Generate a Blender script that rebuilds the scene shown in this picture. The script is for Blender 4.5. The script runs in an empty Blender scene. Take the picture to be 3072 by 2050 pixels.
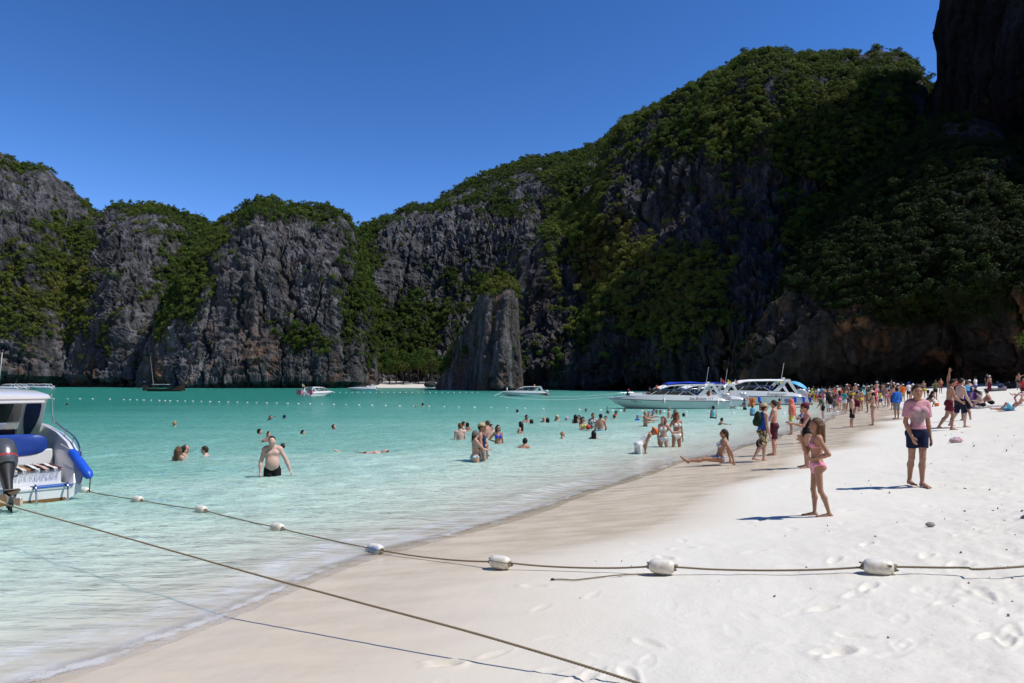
import bpy, math, random, time
import numpy as np
from mathutils import Vector, Matrix, Euler
T0 = time.time()
S = bpy.context.scene
COL = S.collection
rad = math.radians
# ---------------------------------------------------------------- camera, sky, sun, exposure
F, H0, CX, CH = 2038.0, 1143.0, 1536.0, 2.2      # photo focal length / horizon row / centre column, eye height (m)
cam = bpy.data.cameras.new('camera')
cam.sensor_width = 36.0; cam.lens = 36.0 * F / 3072.0
cam.shift_y = (H0 - 1025.0) / 3072.0
cam.clip_start = 0.1; cam.clip_end = 5000
camo = bpy.data.objects.new('camera', cam); COL.objects.link(camo)
camo.location = (0, 0, CH); camo.rotation_euler = (rad(90), 0, 0)
S.camera = camo
SUN_EL, SUN_AZ = 56.0, 14.0                       # azimuth: degrees from +X towards the camera
wd = bpy.data.worlds.new('World'); S.world = wd; wd.use_nodes = True
nt = wd.node_tree; nt.nodes.clear()
sky = nt.nodes.new('ShaderNodeTexSky'); sky.sky_type = 'NISHITA'; sky.sun_disc = False
sky.sun_elevation = rad(SUN_EL); sky.sun_rotation = rad(90 + SUN_AZ)
sky.altitude = 2500; sky.air_density = 1.0; sky.dust_density = 0.0; sky.ozone_density = 4.0
hs = nt.nodes.new('ShaderNodeHueSaturation'); hs.inputs['Saturation'].default_value = 1.22; hs.inputs['Hue'].default_value = 0.497
bg = nt.nodes.new('ShaderNodeBackground'); bg.inputs['Strength'].default_value = 0.104
wo = nt.nodes.new('ShaderNodeOutputWorld')
nt.links.new(sky.outputs[0], hs.inputs['Color']); gm = nt.nodes.new('ShaderNodeGamma'); gm.inputs['Gamma'].default_value = 1.4      # deeper blue overhead, as through a polariser
ml = nt.nodes.new('ShaderNodeMix'); ml.data_type = 'RGBA'; ml.blend_type = 'MULTIPLY'; ml.inputs[0].default_value = 1.0; ml.inputs[7].default_value = (2.1, 1.17, 1.0, 1)
nt.links.new(hs.outputs[0], gm.inputs['Color']); nt.links.new(gm.outputs[0], ml.inputs[6]); nt.links.new(ml.outputs[2], bg.inputs['Color']); nt.links.new(bg.outputs[0], wo.inputs['Surface'])
sl = bpy.data.lights.new('sun', 'SUN'); sl.energy = 4.6; sl.angle = rad(0.53); sl.color = (1.0, 0.96, 0.9)
so = bpy.data.objects.new('sun', sl); COL.objects.link(so)
_sd = Vector((math.cos(rad(SUN_EL)) * math.cos(rad(SUN_AZ)), -math.cos(rad(SUN_EL)) * math.sin(rad(SUN_AZ)), math.sin(rad(SUN_EL))))
so.rotation_euler = _sd.to_track_quat('Z', 'Y').to_euler(); so.location = (60, -20, 120)
S.view_settings.view_transform = 'Standard'; S.view_settings.look = 'None'
S.view_settings.gamma = 1.0; S.view_settings.exposure = 0.0; S.view_settings.use_curve_mapping = False
S.cycles.max_bounces = 8; S.cycles.transparent_max_bounces = 12
S.cycles.caustics_reflective = False; S.cycles.caustics_refractive = False

# ---------------------------------------------------------------- helpers
def W(px, py, Y):
    return np.array([(px - CX) / F * Y, Y, CH + (H0 - py) / F * Y])
def lin(r, g, b):
    f = lambda c: (c / 255 / 12.92) if c / 255 <= 0.04045 else ((c / 255 + 0.055) / 1.055) ** 2.4
    return (f(r), f(g), f(b))
_rs = np.random.RandomState(5)
_G = _rs.normal(size=(64, 3)).astype(np.float32); _G /= np.linalg.norm(_G, axis=1)[:, None]
def _hash(ix, iy, iz):
    h = (ix.astype(np.uint32) * np.uint32(374761393) + iy.astype(np.uint32) * np.uint32(668265263) + iz.astype(np.uint32) * np.uint32(2147483647 - 9931)).astype(np.uint32)
    h = (h ^ (h >> np.uint32(13))) * np.uint32(1274126177)
    return ((h ^ (h >> np.uint32(16))) & np.uint32(63)).astype(np.int32)
def perlin(x, y, z):
    x = np.asarray(x, np.float32); y = np.asarray(y, np.float32) + 0 * x; z = np.asarray(z, np.float32) + 0 * x
    fx, fy, fz = np.floor(x), np.floor(y), np.floor(z)
    ix, iy, iz = fx.astype(np.int64), fy.astype(np.int64), fz.astype(np.int64)
    x = x - fx; y = y - fy; z = z - fz
    u, v, w = [t * t * t * (t * (t * 6 - 15) + 10) for t in (x, y, z)]
    def g(a, b, c):
        G = _G[_hash(ix + a, iy + b, iz + c)]
        return G[..., 0] * (x - a) + G[..., 1] * (y - b) + G[..., 2] * (z - c)
    l = lambda a, b, t: a + (b - a) * t
    return l(l(l(g(0,0,0), g(1,0,0), u), l(g(0,1,0), g(1,1,0), u), v), l(l(g(0,0,1), g(1,0,1), u), l(g(0,1,1), g(1,1,1), u), v), w) * 1.5
def fbm(x, y, z, o=4, gain=0.5, ridged=False):
    a, s, out = 1.0, 1.0, 0
    for i in range(o):
        n = perlin(x * s + i * 17.3, y * s - i * 9.1, z * s + i * 4.7)
        if ridged: n = 1 - 2 * np.abs(n)
        out = out + a * n; a *= gain; s *= 2.03
    return out
def mesh_np(name, v, f, smooth=True):
    """v (n,3), f (m,k) uniform polygons"""
    v = np.ascontiguousarray(v, np.float32); f = np.ascontiguousarray(f, np.int32)
    me = bpy.data.meshes.new(name); m, k = f.shape
    me.vertices.add(len(v)); me.vertices.foreach_set('co', v.ravel())
    me.loops.add(m * k); me.loops.foreach_set('vertex_index', f.ravel())
    me.polygons.add(m); me.polygons.foreach_set('loop_start', np.arange(0, m * k, k, dtype=np.int32))
    me.polygons.foreach_set('use_smooth', np.full(m, smooth, bool))
    me.update(calc_edges=True)
    return me
def attr(me, name, vals, typ='FLOAT'):
    a = me.attributes.new(name, typ, 'POINT')
    a.data.foreach_set('value' if typ == 'FLOAT' else 'color', np.ascontiguousarray(vals, np.float32).ravel())
def grid_faces(nr, nc):
    i = np.arange(nr * nc).reshape(nr, nc)
    return np.stack([i[:-1, :-1], i[:-1, 1:], i[1:, 1:], i[1:, :-1]], -1).reshape(-1, 4)
def add(name, me, mat=None, parent=None, **props):
    o = bpy.data.objects.new(name, me); COL.objects.link(o)
    if mat is not None and me is not None and not me.materials: me.materials.append(mat)
    if parent is not None: o.parent = parent
    for k, v in props.items(): o[k] = v
    return o
def thing(name, label, cat, group=None, loc=(0, 0, 0), rz=0, me=None, mat=None):
    o = add(name, me, mat, label=label, category=cat)
    o.location = loc; o.rotation_euler = (0, 0, rz)
    if group: o['group'] = group
    return o
class NT:
    """tiny node-graph helper"""
    def __init__(s, name):
        s.m = bpy.data.materials.new(name); s.m.use_nodes = True; s.t = s.m.node_tree; s.t.nodes.clear()
        s.out = s.n('OutputMaterial')
    def n(s, typ, **kw):
        nd = s.t.nodes.new('ShaderNode' + typ)
        for k, v in kw.items():
            if hasattr(nd, k): setattr(nd, k, v)
        return nd
    def l(s, a, b): s.t.links.new(a, b)
    def set(s, nd, **kw):
        for k, v in kw.items():
            k = k.replace('_', ' ')
            if isinstance(v, bpy.types.NodeSocket): s.l(v, nd.inputs[k])
            else:
                if isinstance(v, tuple) and len(v) == 3 and nd.inputs[k].type == 'RGBA': v = (*v, 1)
                nd.inputs[k].default_value = v
        return nd
    def at(s, name): return s.n('Attribute', attribute_name=name).outputs
    def pos(s, scale=(1, 1, 1)):
        g = s.n('NewGeometry'); m = s.n('Mapping'); s.l(g.outputs['Position'], m.inputs['Vector']); m.inputs['Scale'].default_value = scale
        return m.outputs[0]
    def noise(s, vec, scale=1.0, detail=4.0, rough=0.5):
        nd = s.n('TexNoise'); s.l(vec, nd.inputs['Vector'])
        nd.inputs['Scale'].default_value = scale; nd.inputs['Detail'].default_value = detail; nd.inputs['Roughness'].default_value = rough
        return nd.outputs['Fac']
    def ramp(s, fac, pts):
        r = s.n('ValToRGB'); s.l(fac, r.inputs['Fac']); e = r.color_ramp.elements
        while len(e) < len(pts): e.new(0.5)
        for el, (p, c) in zip(e, pts):
            el.position = p; el.color = (*c, 1) if isinstance(c, tuple) else (c, c, c, 1)
        return r.outputs['Color']
    def math(s, op, a, b=0.0, clamp=False):
        m = s.n('Math', operation=op, use_clamp=clamp)
        for i, v in enumerate((a, b)):
            if isinstance(v, bpy.types.NodeSocket): s.l(v, m.inputs[i])
            else: m.inputs[i].default_value = v
        return m.outputs[0]
    def mix(s, fac, a, b, blend='MIX'):
        m = s.n('Mix', data_type='RGBA', blend_type=blend)
        for sock, v in ((m.inputs[0], fac), (m.inputs[6], a), (m.inputs[7], b)):
            if isinstance(v, bpy.types.NodeSocket): s.l(v, sock)
            elif isinstance(v, tuple): sock.default_value = (*v, 1)
            else: sock.default_value = v
        return m.outputs[2]
    def bump(s, h, strength=0.5, dist=0.1, normal=None):
        b = s.n('Bump'); s.l(h, b.inputs['Height']); b.inputs['Strength'].default_value = strength; b.inputs['Distance'].default_value = dist
        if normal is not None: s.l(normal, b.inputs['Normal'])
        return b.outputs[0]
    def pbr(s, **kw):
        p = s.n('BsdfPrincipled'); s.set(p, **kw); s.l(p.outputs[0], s.out.inputs['Surface']); return p
_pm = {}
def paint(rgb, rough=0.5, spec=0.4, metal=0.0, var=0.12, coat=0.0, scale=6.0):
    """plain coloured surface with slight procedural variation; rgb linear"""
    key = (tuple(round(c, 3) for c in rgb), rough, spec, metal, var, coat, scale)
    if key in _pm: return _pm[key]
    t = NT('surface'); oc = t.n('TexCoord').outputs['Object']
    n = t.noise(oc, scale, 4, 0.6)
    c = t.mix(n, tuple(x * (1 - var) for x in rgb), tuple(min(1, x * (1 + var)) for x in rgb))
    t.pbr(Base_Color=c, Roughness=rough, Metallic=metal, Specular_IOR_Level=spec, Coat_Weight=coat, Normal=t.bump(n, 0.15, 0.02))
    _pm[key] = t.m; return t.m
# ---------------------------------------------------------------- terrain function
_sy = np.array([-3, 0, 3, 5.3, 8.2, 10.75, 15.6, 19.75, 30.5, 46, 62, 78, 95, 120, 170, 400], float)
_sx = np.array([-7.6, -6, -4.45, -3.2, -1.75, -0.19, 2.8, 5.75, 12.9, 22.5, 29.5, 35, 41, 49, 60, 90], float)
_ty = np.linspace(-3, 400, 8000); _tx = np.interp(_ty, _sy, _sx)
_k = np.exp(-np.linspace(-2, 2, 41) ** 2); _k /= _k.sum()
_tx = np.convolve(np.pad(_tx, 20, 'edge'), _k, 'valid')
_tx = _tx + 0.10 * np.sin(_ty * 1.3) + 0.14 * np.sin(_ty * 0.53 + 1)
_dx = np.gradient(_tx, _ty)
def shore_d(X, Y):
    return (X - np.interp(Y, _ty, _tx)) / np.sqrt(1 + np.interp(Y, _ty, _dx) ** 2)
def ground_z(X, Y):
    d = shore_d(X, Y); n = np.minimum(d, 0); p = np.clip(d, 0, 32)
    return -(0.95 * (1 - np.exp(-(np.abs(n) / 3.4) ** 1.25)) + np.minimum(0.025 * -n, 2.0)) + np.where(p < 8, 0.072 * p + 0.002 * p * p, 0.704 + 0.06 * (p - 8))
def hit(px, py):
    """where the pixel's sight line meets sand (or water)"""
    Y = np.geomspace(3, 140, 6000); X = (px - CX) / F * Y; Z = CH + (H0 - py) / F * Y
    g = np.maximum(ground_z(X, Y), 0.0); i = int(np.argmax(Z <= g))
    if Z[i] > g[i]: i = len(Y) - 1
    return float(X[i]), float(Y[i]), float(g[i])
# ---------------------------------------------------------------- beach and sea
def polar(cols, rows):
    U, Y = np.meshgrid(cols, rows); return (U - CX) / F * Y, Y
rng = np.random.RandomState(3)
def build_beach():
    cols = np.concatenate([np.linspace(-2200, -60, 70, endpoint=False), np.linspace(-60, 3140, 470), np.linspace(3170, 5200, 70)])
    rows = np.concatenate([np.geomspace(0.8, 3.8, 30, endpoint=False), np.geomspace(3.8, 15, 270, endpoint=False), np.geomspace(15, 420, 170)])
    X, Y = polar(cols, rows); d = shore_d(X, Y); Z = ground_z(X, Y)
    near = np.clip((40 - Y) / 30, 0, 1)
    dry = np.clip((d - 2.6) / 1.6, 0, 1)
    # big soft undulation, trampled relief on the dry sand
    Z += dry * 0.03 * fbm(X * 0.45, Y * 0.45, 0.3, 3)
    tram = np.clip((d - 4.6) / 3.5, 0.0, 1)
    Z += near * dry * (0.006 + 0.016 * tram) * fbm(X * 3.2, Y * 3.2, 1.7, 4, 0.55)
    Z -= near * dry * tram * 0.03 * np.clip(fbm(X * 2.1 + 9, Y * 2.1, 5.2, 2) - 0.25, 0, 1)
    # footprints
    sel = np.where((Y > 4) & (Y < 26)); xs, ys, zz = X[sel], Y[sel], np.zeros(len(sel[0]), np.float32)
    k = 0
    while k < 210:
        y = 4.3 + 19 * rng.rand() ** 1.7; x = rng.uniform(-0.4, 0.78) * y; dd = float(shore_d(x, y))
        if dd < 2.5 or rng.rand() > 0.25 + (dd - 2.5) / 6: continue
        k += 1
        a = rng.choice([0.55, -2.55, 0.2, 2.6]) + rng.normal() * 0.5; ca, sa = math.cos(a), math.sin(a)
        dep = 0.003 + 0.016 * rng.rand() ** 2.4
        m = np.where((np.abs(xs - x) < 0.35) & (np.abs(ys - y) < 0.35))[0]
        if len(m) == 0: continue
        lx, ly = xs[m] - x, ys[m] - y; u = lx * ca + ly * sa; v = -lx * sa + ly * ca
        w = 0.048 + 0.012 * np.tanh(u * 12)
        r = np.sqrt((u / 0.125) ** 2 + (v / w) ** 2)
        zz[m] += -dep * np.clip((1.1 - r) / 0.5, 0, 1) + dep * 0.55 * np.exp(-((r - 1.32) / 0.25) ** 2)
    Z[sel] += zz
    Z += np.where((d > -0.4) & (d < 2.5), near * 0.0015 * fbm(X * 7, Y * 7, 3.3, 2), 0)
    me = mesh_np('beach', np.stack([X, Y, Z], -1).reshape(-1, 3), grid_faces(*X.shape))
    wet = 3.1 + 0.6 * perlin(X * 0.3, Y * 0.3, 7.7) + 0.35 * np.sin(Y * 0.8 + X * .3) + np.clip((Y - 9) * 0.05, 0, 0.9) + 0.9 * np.clip((10 - Y) / 4, 0, 1)
    wetv = np.clip((wet - d) / (0.9 + 1.2 * np.clip((12 - Y) / 6, 0, 1)), 0, 1)
    attr(me, 'wet', wetv); attr(me, 'tram', tram); attr(me, 'under', np.clip(-d / 0.6, 0, 1))
    t = NT('coral_sand'); p = t.pos()
    n1 = t.noise(p, 1.2, 5, 0.6); n2 = t.noise(p, 28, 5, 0.65); n3 = t.noise(p, 260, 3, 0.7)
    wetn = t.math('MULTIPLY', t.at('wet')['Fac'], 1.0)
    dryc = t.mix(n1, (0.680, 0.648, 0.565), (0.730, 0.700, 0.620))
    dryc = t.mix(t.math('MULTIPLY', t.at('tram')['Fac'], t.ramp(n2, [(0.42, 0.0), (0.75, 0.8)])), dryc, (0.56, 0.50, 0.41))
    st = t.noise(t.pos((0.9, 2.6, 1)), 1.3, 4, 0.55)
    wetc = t.mix(st, (0.605, 0.515, 0.39), (0.665, 0.58, 0.45))
    c = t.mix(wetn, dryc, wetc)
    c = t.mix(t.math('MULTIPLY', t.ramp(n3, [(0.3, 1.0), (0.42, 0.0)]), 0.3), c, (0.38, 0.33, 0.27))
    r = t.mix(wetn, (0.85, 0.85, 0.85), t.ramp(st, [(0.35, 0.16), (0.7, 0.42)]))
    hsum = t.math('ADD', t.math('MULTIPLY', n2, 0.8), t.math('MULTIPLY', n3, 0.25))
    b = t.n('Bump'); t.l(hsum, b.inputs['Height']); b.inputs['Distance'].default_value = 0.02
    t.l(t.math('SUBTRACT', 0.42, t.math('MULTIPLY', wetn, 0.38)), b.inputs['Strength'])
    t.pbr(Base_Color=c, Roughness=r, Specular_IOR_Level=t.math('MULTIPLY', wetn, 0.3), Normal=b.outputs[0])
    add('beach', me, t.m, kind='structure')
def build_sea():
    cols = np.concatenate([np.linspace(-2600, -60, 90, endpoint=False), np.linspace(-60, 3140, 560), np.linspace(3160, 3900, 20)])
    rows = np.concatenate([np.geomspace(1.5, 4.5, 30, endpoint=False), np.geomspace(4.5, 40, 430, endpoint=False), np.geomspace(40, 420, 90)])
    X, Y = polar(cols, rows); d = shore_d(X, Y); g = ground_z(X, Y)
    amp = np.clip((60 - Y) / 40, 0, 1) * np.clip((0.05 - g), 0, 1)
    wx = X + 0.6 * perlin(X * 0.3, Y * 0.3, 0.1); wy = Y + 0.8 * perlin(X * 0.35, Y * 0.35, 4.1)
    Z = 0.045 * fbm(wx * 0.6, wy * 1.5, 0.0, 2) + 0.030 * fbm(wx * 1.4 + wy * .4, wy * 3.6 - wx * .4, 2.0, 2)
    Z = amp * Z
    # a small swash front running along the shore
    Z += 0.05 * np.exp(-((d + 0.85 + 0.25 * perlin(X * .5, Y * .5, 9)) / 0.22) ** 2) * np.clip(0.5 + perlin(X * 0.25, Y * 0.25, 3) * 1.6, 0, 1) + 0.012
    me = mesh_np('sea', np.stack([X, Y, Z], -1).reshape(-1, 3), grid_faces(*X.shape))
    keep = (g < 0.10)
    k2 = (keep[:-1, :-1] | keep[1:, 1:]).ravel()
    import bmesh as _b
    bm = _b.new(); bm.from_mesh(me); bm.faces.ensure_lookup_table()
    _b.ops.delete(bm, geom=[f for f, kk in zip(bm.faces, k2) if not kk], context='FACES'); bm.to_mesh(me); bm.free()
    P = np.empty(len(me.vertices) * 3, np.float32); me.vertices.foreach_get('co', P); P = P.reshape(-1, 3)
    dv = shore_d(P[:, 0], P[:, 1]); gz = ground_z(P[:, 0], P[:, 1])
    attr(me, 'depth', np.clip(P[:, 2] - gz, 0, 6)); attr(me, 'sd', np.clip(dv, -400, 5))
    t = NT('lagoon_water'); p = t.pos()
    dep = t.at('depth')['Fac']; sd = t.math('MULTIPLY', t.at('sd')['Fac'], -1.0)
    # colour of the water body: milky aqua in the shallows, green teal over deep sand
    wob = t.math('ADD', t.math('DIVIDE', sd, 60.0), t.math('MULTIPLY', t.math('SUBTRACT', t.noise(t.pos((0.05, 0.16, 1)), 1.0, 3), 0.5), 0.22))
    body = t.ramp(wob, [(0.0, (0.55, 0.71, 0.62)), (0.07, (0.42, 0.63, 0.545)), (0.18, (0.185, 0.455, 0.385)), (0.42, (0.085, 0.345, 0.285)), (1.0, (0.027, 0.215, 0.165))])
    murk = t.math('SUBTRACT', 1.0, t.math('POWER', 2.718, t.math('MULTIPLY', dep, -1.9)))
    body = t.mix(murk, (0.70, 0.635, 0.515), body)      # suspended coral sand in the wash
    n_big = t.noise(t.pos((0.55, 1.25, 1)), 1.0, 3, 0.55)
    n_mid = t.noise(t.pos((1.2, 3.8, 1)), 1.0, 3, 0.6)
    n_sm = t.noise(t.pos((5, 11, 1)), 1.0, 3, 0.6)
    h = t.math('ADD', t.math('ADD', t.math('MULTIPLY', n_big, 0.42), t.math('MULTIPLY', n_mid, 0.26)), t.math('MULTIPLY', n_sm, 0.04))
    bp = t.n('Bump'); t.l(h, bp.inputs['Height']); bp.inputs['Distance'].default_value = 1.0
    t.l(t.ramp(dep, [(0.0, 0.05), (0.25, 0.35), (0.9, 0.9)]), bp.inputs['Strength'])
    # foam lace on the swash
    fo = t.noise(t.pos((3.0, 3.0, 1)), 1.0, 6, 0.75); fo2 = t.noise(t.pos((0.5, 0.5, 1)), 1.0, 3, 0.5)
    sdn = t.math('ADD', sd, t.math('MULTIPLY', t.math('SUBTRACT', fo2, 0.5), 1.1))
    band = t.ramp(t.math('DIVIDE', sdn, 3.0), [(0.0, 0.55), (0.03, 1.0), (0.12, 0.55), (0.22, 0.85), (0.34, 0.35), (0.75, 0.0)])
    foam = t.ramp(t.math('ADD', t.math('MULTIPLY', band, 0.42), t.math('SUBTRACT', fo, 0.34)), [(0.365, 0.0), (0.60, 0.8)])
    dif = t.n('BsdfPrincipled', subsurface_method='BURLEY')     # light spreads inside the milky water, so shadows on it stay soft
    t.set(dif, Base_Color=t.mix(foam, body, (0.80, 0.82, 0.81)), Roughness=1.0, Specular_IOR_Level=0.0, Subsurface_Weight=0.75, Subsurface_Scale=1.0, Normal=bp.outputs[0])
    dif.inputs['Subsurface Radius'].default_value = (0.25, 0.45, 0.45)
    tr = t.n('BsdfTransparent'); t.l(t.mix(t.ramp(dep, [(0.0, 0.0), (0.3, 1.0)]), (0.99, 0.99, 0.98), (0.93, 0.98, 0.96)), tr.inputs['Color'])
    opa = t.math('MAXIMUM', t.ramp(dep, [(0.0, 0.0), (0.05, 0.7), (0.35, 0.9), (0.8, 1.0)]), t.math('MULTIPLY', foam, 0.8))
    m1 = t.n('MixShader'); t.l(opa, m1.inputs[0]); t.l(tr.outputs[0], m1.inputs[1]); t.l(dif.outputs[0], m1.inputs[2])
    gl = t.n('BsdfGlossy'); gl.inputs['Roughness'].default_value = 0.06; t.l(bp.outputs[0], gl.inputs['Normal'])
    fr = t.n('Fresnel'); fr.inputs['IOR'].default_value = 1.33; t.l(bp.outputs[0], fr.inputs['Normal'])
    m2 = t.n('MixShader'); t.l(t.math('MINIMUM', fr.outputs[0], 0.55), m2.inputs[0]); t.l(m1.outputs[0], m2.inputs[1]); t.l(gl.outputs[0], m2.inputs[2])
    t.l(m2.outputs[0], t.out.inputs['Surface'])
    add('sea', me, t.m, kind='structure')
build_beach(); build_sea()
print('beach+sea', round(time.time() - T0, 1))
# ---------------------------------------------------------------- cliffs
def rock_mat(name, orange=0.25, tint=(1, 1, 1)):
    t = NT(name); p = t.pos(); pv = t.pos((1, 1, 0.16))
    big = t.noise(t.pos((1, 1, 0.5)), 0.07, 4, 0.6); st = t.noise(pv, 0.55, 6, 0.65); fine = t.noise(p, 1.4, 6, 0.7)
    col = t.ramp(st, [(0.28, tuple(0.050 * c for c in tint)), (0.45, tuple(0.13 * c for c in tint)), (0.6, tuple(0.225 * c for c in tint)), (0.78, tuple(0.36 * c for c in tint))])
    col = t.mix(0.55, col, t.ramp(fine, [(0.3, 0.06), (0.5, 0.5), (0.72, 1.0)]), 'MULTIPLY')
    col = t.mix(0.8, col, t.ramp(big, [(0.3, 0.45), (0.5, 0.85), (0.7, 1.25)]), 'MULTIPLY')
    col = t.mix(0.75, col, t.ramp(t.noise(t.pos((1, 1, 0.06)), 0.33, 4, 0.6), [(0.36, 0.35), (0.5, 0.95), (0.66, 1.55)]), 'MULTIPLY')
    om = t.math('MULTIPLY', t.ramp(t.noise(t.pos((1, 1, 0.35)), 0.11, 4, 0.7), [(0.52, 0.0), (0.66, 1.0)]), t.at('orange')['Fac'])
    col = t.mix(om, col, t.mix(st, (0.10, 0.055, 0.032), (0.40, 0.21, 0.10)))
    col = t.mix(t.at('soil')['Fac'], col, t.mix(fine, (0.010, 0.016, 0.006), (0.028, 0.04, 0.013)))
    hgt = t.math('ADD', t.math('MULTIPLY', st, 1.1), t.math('ADD', t.math('MULTIPLY', fine, 0.75), t.math('MULTIPLY', t.noise(pv, 2.4, 4, 0.7), 0.35)))
    t.pbr(Base_Color=col, Roughness=0.92, Specular_IOR_Level=0.15, Normal=t.bump(hgt, 0.95, 1.3))
    return t.m
ROCK = rock_mat('limestone', tint=(.86, .85, .87))
# regions of jungle (+) and bare rock (-), as (column, row, half width, half height, weight) seen from the beach
BLOBS = [
 (100,560,170,80,-.75),(190,790,140,130,1.0),(60,900,150,90,1.1),(380,720,120,130,-1.0),(450,620,110,34,1.1),(130,495,150,22,.6),(200,1110,330,60,-1.1),
 (60,700,80,60,-.6),(330,880,60,60,-.5),(300,1000,80,60,.4),(420,960,70,90,-.6),
 (600,760,70,170,1.2),(545,920,80,160,1.2),(800,610,90,40,1.2),(930,640,90,45,1.3),(720,660,60,60,.7),(780,860,130,160,-1.0),(950,770,90,110,-.9),(640,1090,150,80,-1.2),
 (890,1035,42,40,1.6),(965,1045,60,50,1.3),(1010,1100,60,70,-1.2),(870,930,40,80,.5),(1090,760,45,130,1.4),(1060,900,60,80,.8),(840,1120,80,60,-.9),
 (1280,730,150,120,-1.1),(1180,880,80,60,-.5),(1400,690,90,80,-.5),(1580,540,60,45,-1.1),(1450,500,200,40,.9),(1250,1010,190,140,1.3),(1400,850,80,90,.9),(1480,640,90,60,.2),
 (1250,610,120,22,1.0),(1700,520,120,60,.8),(1750,640,80,60,.6),
 (1455,1000,130,180,-2.0),(1495,845,70,40,2.2),
 (1930,560,110,130,-1.3),(2030,680,110,90,-.9),(2200,640,120,110,-.5),(1850,780,160,180,1.2),(2040,900,160,120,1.0),(1620,1000,60,160,-.9),(1600,800,40,140,-1.4),(1890,1060,70,60,-1.5),(2050,1080,60,40,-.3),
 (2400,330,300,140,1.2),(2100,400,200,130,.6),(2230,500,80,40,-.7),(2620,185,110,45,-.7),(2330,560,120,80,-.3),(2300,750,60,160,-.9),
 (2100,600,170,110,-.75),(2260,820,80,150,-.9),(1700,900,50,120,-.7),(2150,1010,60,60,-.8),(2000,1135,400,22,-1.6),(2700,700,400,240,1.6),(2650,1085,440,90,-2.2),(2380,1000,110,150,-2.0),(2960,330,160,160,-2.0)]
def veg_field(px, py):
    v = np.zeros_like(px)
    for cx, cy, rx, ry, w in BLOBS:
        v += w * np.exp(-(((px - cx) / rx) ** 2 + ((py - cy) / ry) ** 2))
    return v
VEGPTS = []      # (positions, normals, size, tint key)
def cliff(name, crest, base, setback, profile, du=5, nv=150, u_ext=None, vegbias=0.0, amp=2.2, orange=0.4, back=45, zb=-1.5, bulge=None, dens=1.0, vsize=1.0, hue=0.0, seed=0, flute=1.0, mat=None, top_keep=True):
    cu, cy = zip(*crest); bu, by = zip(*base); su, sv = zip(*setback)
    u = np.arange(cu[0], cu[-1] + .1, du); nu = len(u)
    Yb = np.interp(u, bu, by); Sb = np.interp(u, su, sv); Yc = Yb + Sb
    jag = fbm(u / 38.0, seed + .3, 0.7, 4, 0.6) * 5.0
    Zc = CH + (H0 - np.interp(u, cu, cy) + jag - ({1: 5, 2: 11, 3: 12, 4: 0}.get(seed, 15) if top_keep else 0)) / F * Yc
    tt = np.linspace(0, 1, nv); hp, sp = zip(*profile)
    tp = np.linspace(0, 1, len(hp)); hf = np.interp(tt, tp, hp); sf = np.interp(tt, tp, sp)
    Z = zb + (Zc - zb)[None, :] * hf[:, None]; Y = Yb[None, :] + Sb[None, :] * sf[:, None]
    if bulge is not None: Y = Y + bulge(u[None, :], H0 - (Z - CH) / Y * F)
    nb = 14; bt = np.linspace(0, 1, nb + 1)[1:]
    Yk = Y[-1][None, :] + back * bt[:, None]; Zk = Zc[None, :] + (zb - Zc)[None, :] * bt[:, None] ** 1.6
    Y = np.concatenate([Y, Yk]); Z = np.concatenate([Z, Zk])
    X = (u[None, :] - CX) / F * Y
    P = np.stack([X, Y, Z], -1).astype(np.float32)
    tu = np.gradient(P, axis=1); tv = np.gradient(P, axis=0)
    N = np.cross(tu, tv); N /= np.linalg.norm(N, axis=-1, keepdims=True) + 1e-6
    s = seed * 13.7
    big = fbm(X / 26 + s, Y / 26, Z / 34, 3, 0.55)
    flt = fbm(X / 5.5 + s, Y / 5.5, Z / 30, 4, 0.55, ridged=True)
    lump = fbm(X / 6.5, Y / 6.5 + s, Z / 5.0, 4, 0.6)
    fade = np.concatenate([np.ones(nv), np.linspace(1, .3, nb)])[:, None]
    warp = 1.6 * lump
    f2 = fbm((X + warp) / 2.0 + s, (Y + warp) / 2.0, Z / 17, 3, 0.55, ridged=True)
    led = fbm(X / 14 + s, Y / 14, (Z + 2 * big) / 2.6, 3, 0.6, ridged=True)
    fw = np.clip(0.55 + 1.1 * perlin(X / 30 + s, Y / 30, Z / 25), 0.1, 1.2)
    crag = fbm(X / 2.3 - s, Y / 2.3, Z / 2.6, 3, 0.62, ridged=True)
    disp = amp * (1.1 * big + flute * fw * (0.34 * flt + 0.27 * f2) + 0.30 * lump + 0.20 * (1.2 - fw) * led + 0.17 * crag) * fade
    crk = np.abs(perlin((X + warp) / 10 + s, (Y + warp) / 10, Z / 70)); crk2 = np.abs(perlin((X - warp) / 5 - s, Y / 5, Z / 26))
    disp = disp - amp * fade * (0.95 * np.exp(-(crk / 0.055) ** 2) + 0.35 * np.exp(-(crk2 / 0.05) ** 2))
    if top_keep: disp = disp * np.concatenate([1 - 0.72 * np.clip((tt - 0.86) / 0.14, 0, 1), np.full(nb, 0.3)])[:, None]
    P += N * disp[..., None]
    px = CX + P[..., 0] / P[..., 1] * F; py = H0 - (P[..., 2] - CH) / P[..., 1] * F
    tu = np.gradient(P, axis=1); tv = np.gradient(P, axis=0)
    N = np.cross(tu, tv); N /= np.linalg.norm(N, axis=-1, keepdims=True) + 1e-6
    if N[nv // 2, nu // 2, 1] > 0: N = -N
    vn = fbm(P[..., 0] / 9 + s, P[..., 1] / 9, P[..., 2] / 11, 5, 0.75)
    v = vegbias + veg_field(px, py) + 1.1 * vn - 0.12 + 0.75 * (np.clip(N[..., 2], -0.3, 0.9) - 0.30)
    dcr = (np.interp(px.ravel(), u, np.interp(u, cu, cy)).reshape(px.shape) - py)
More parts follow.
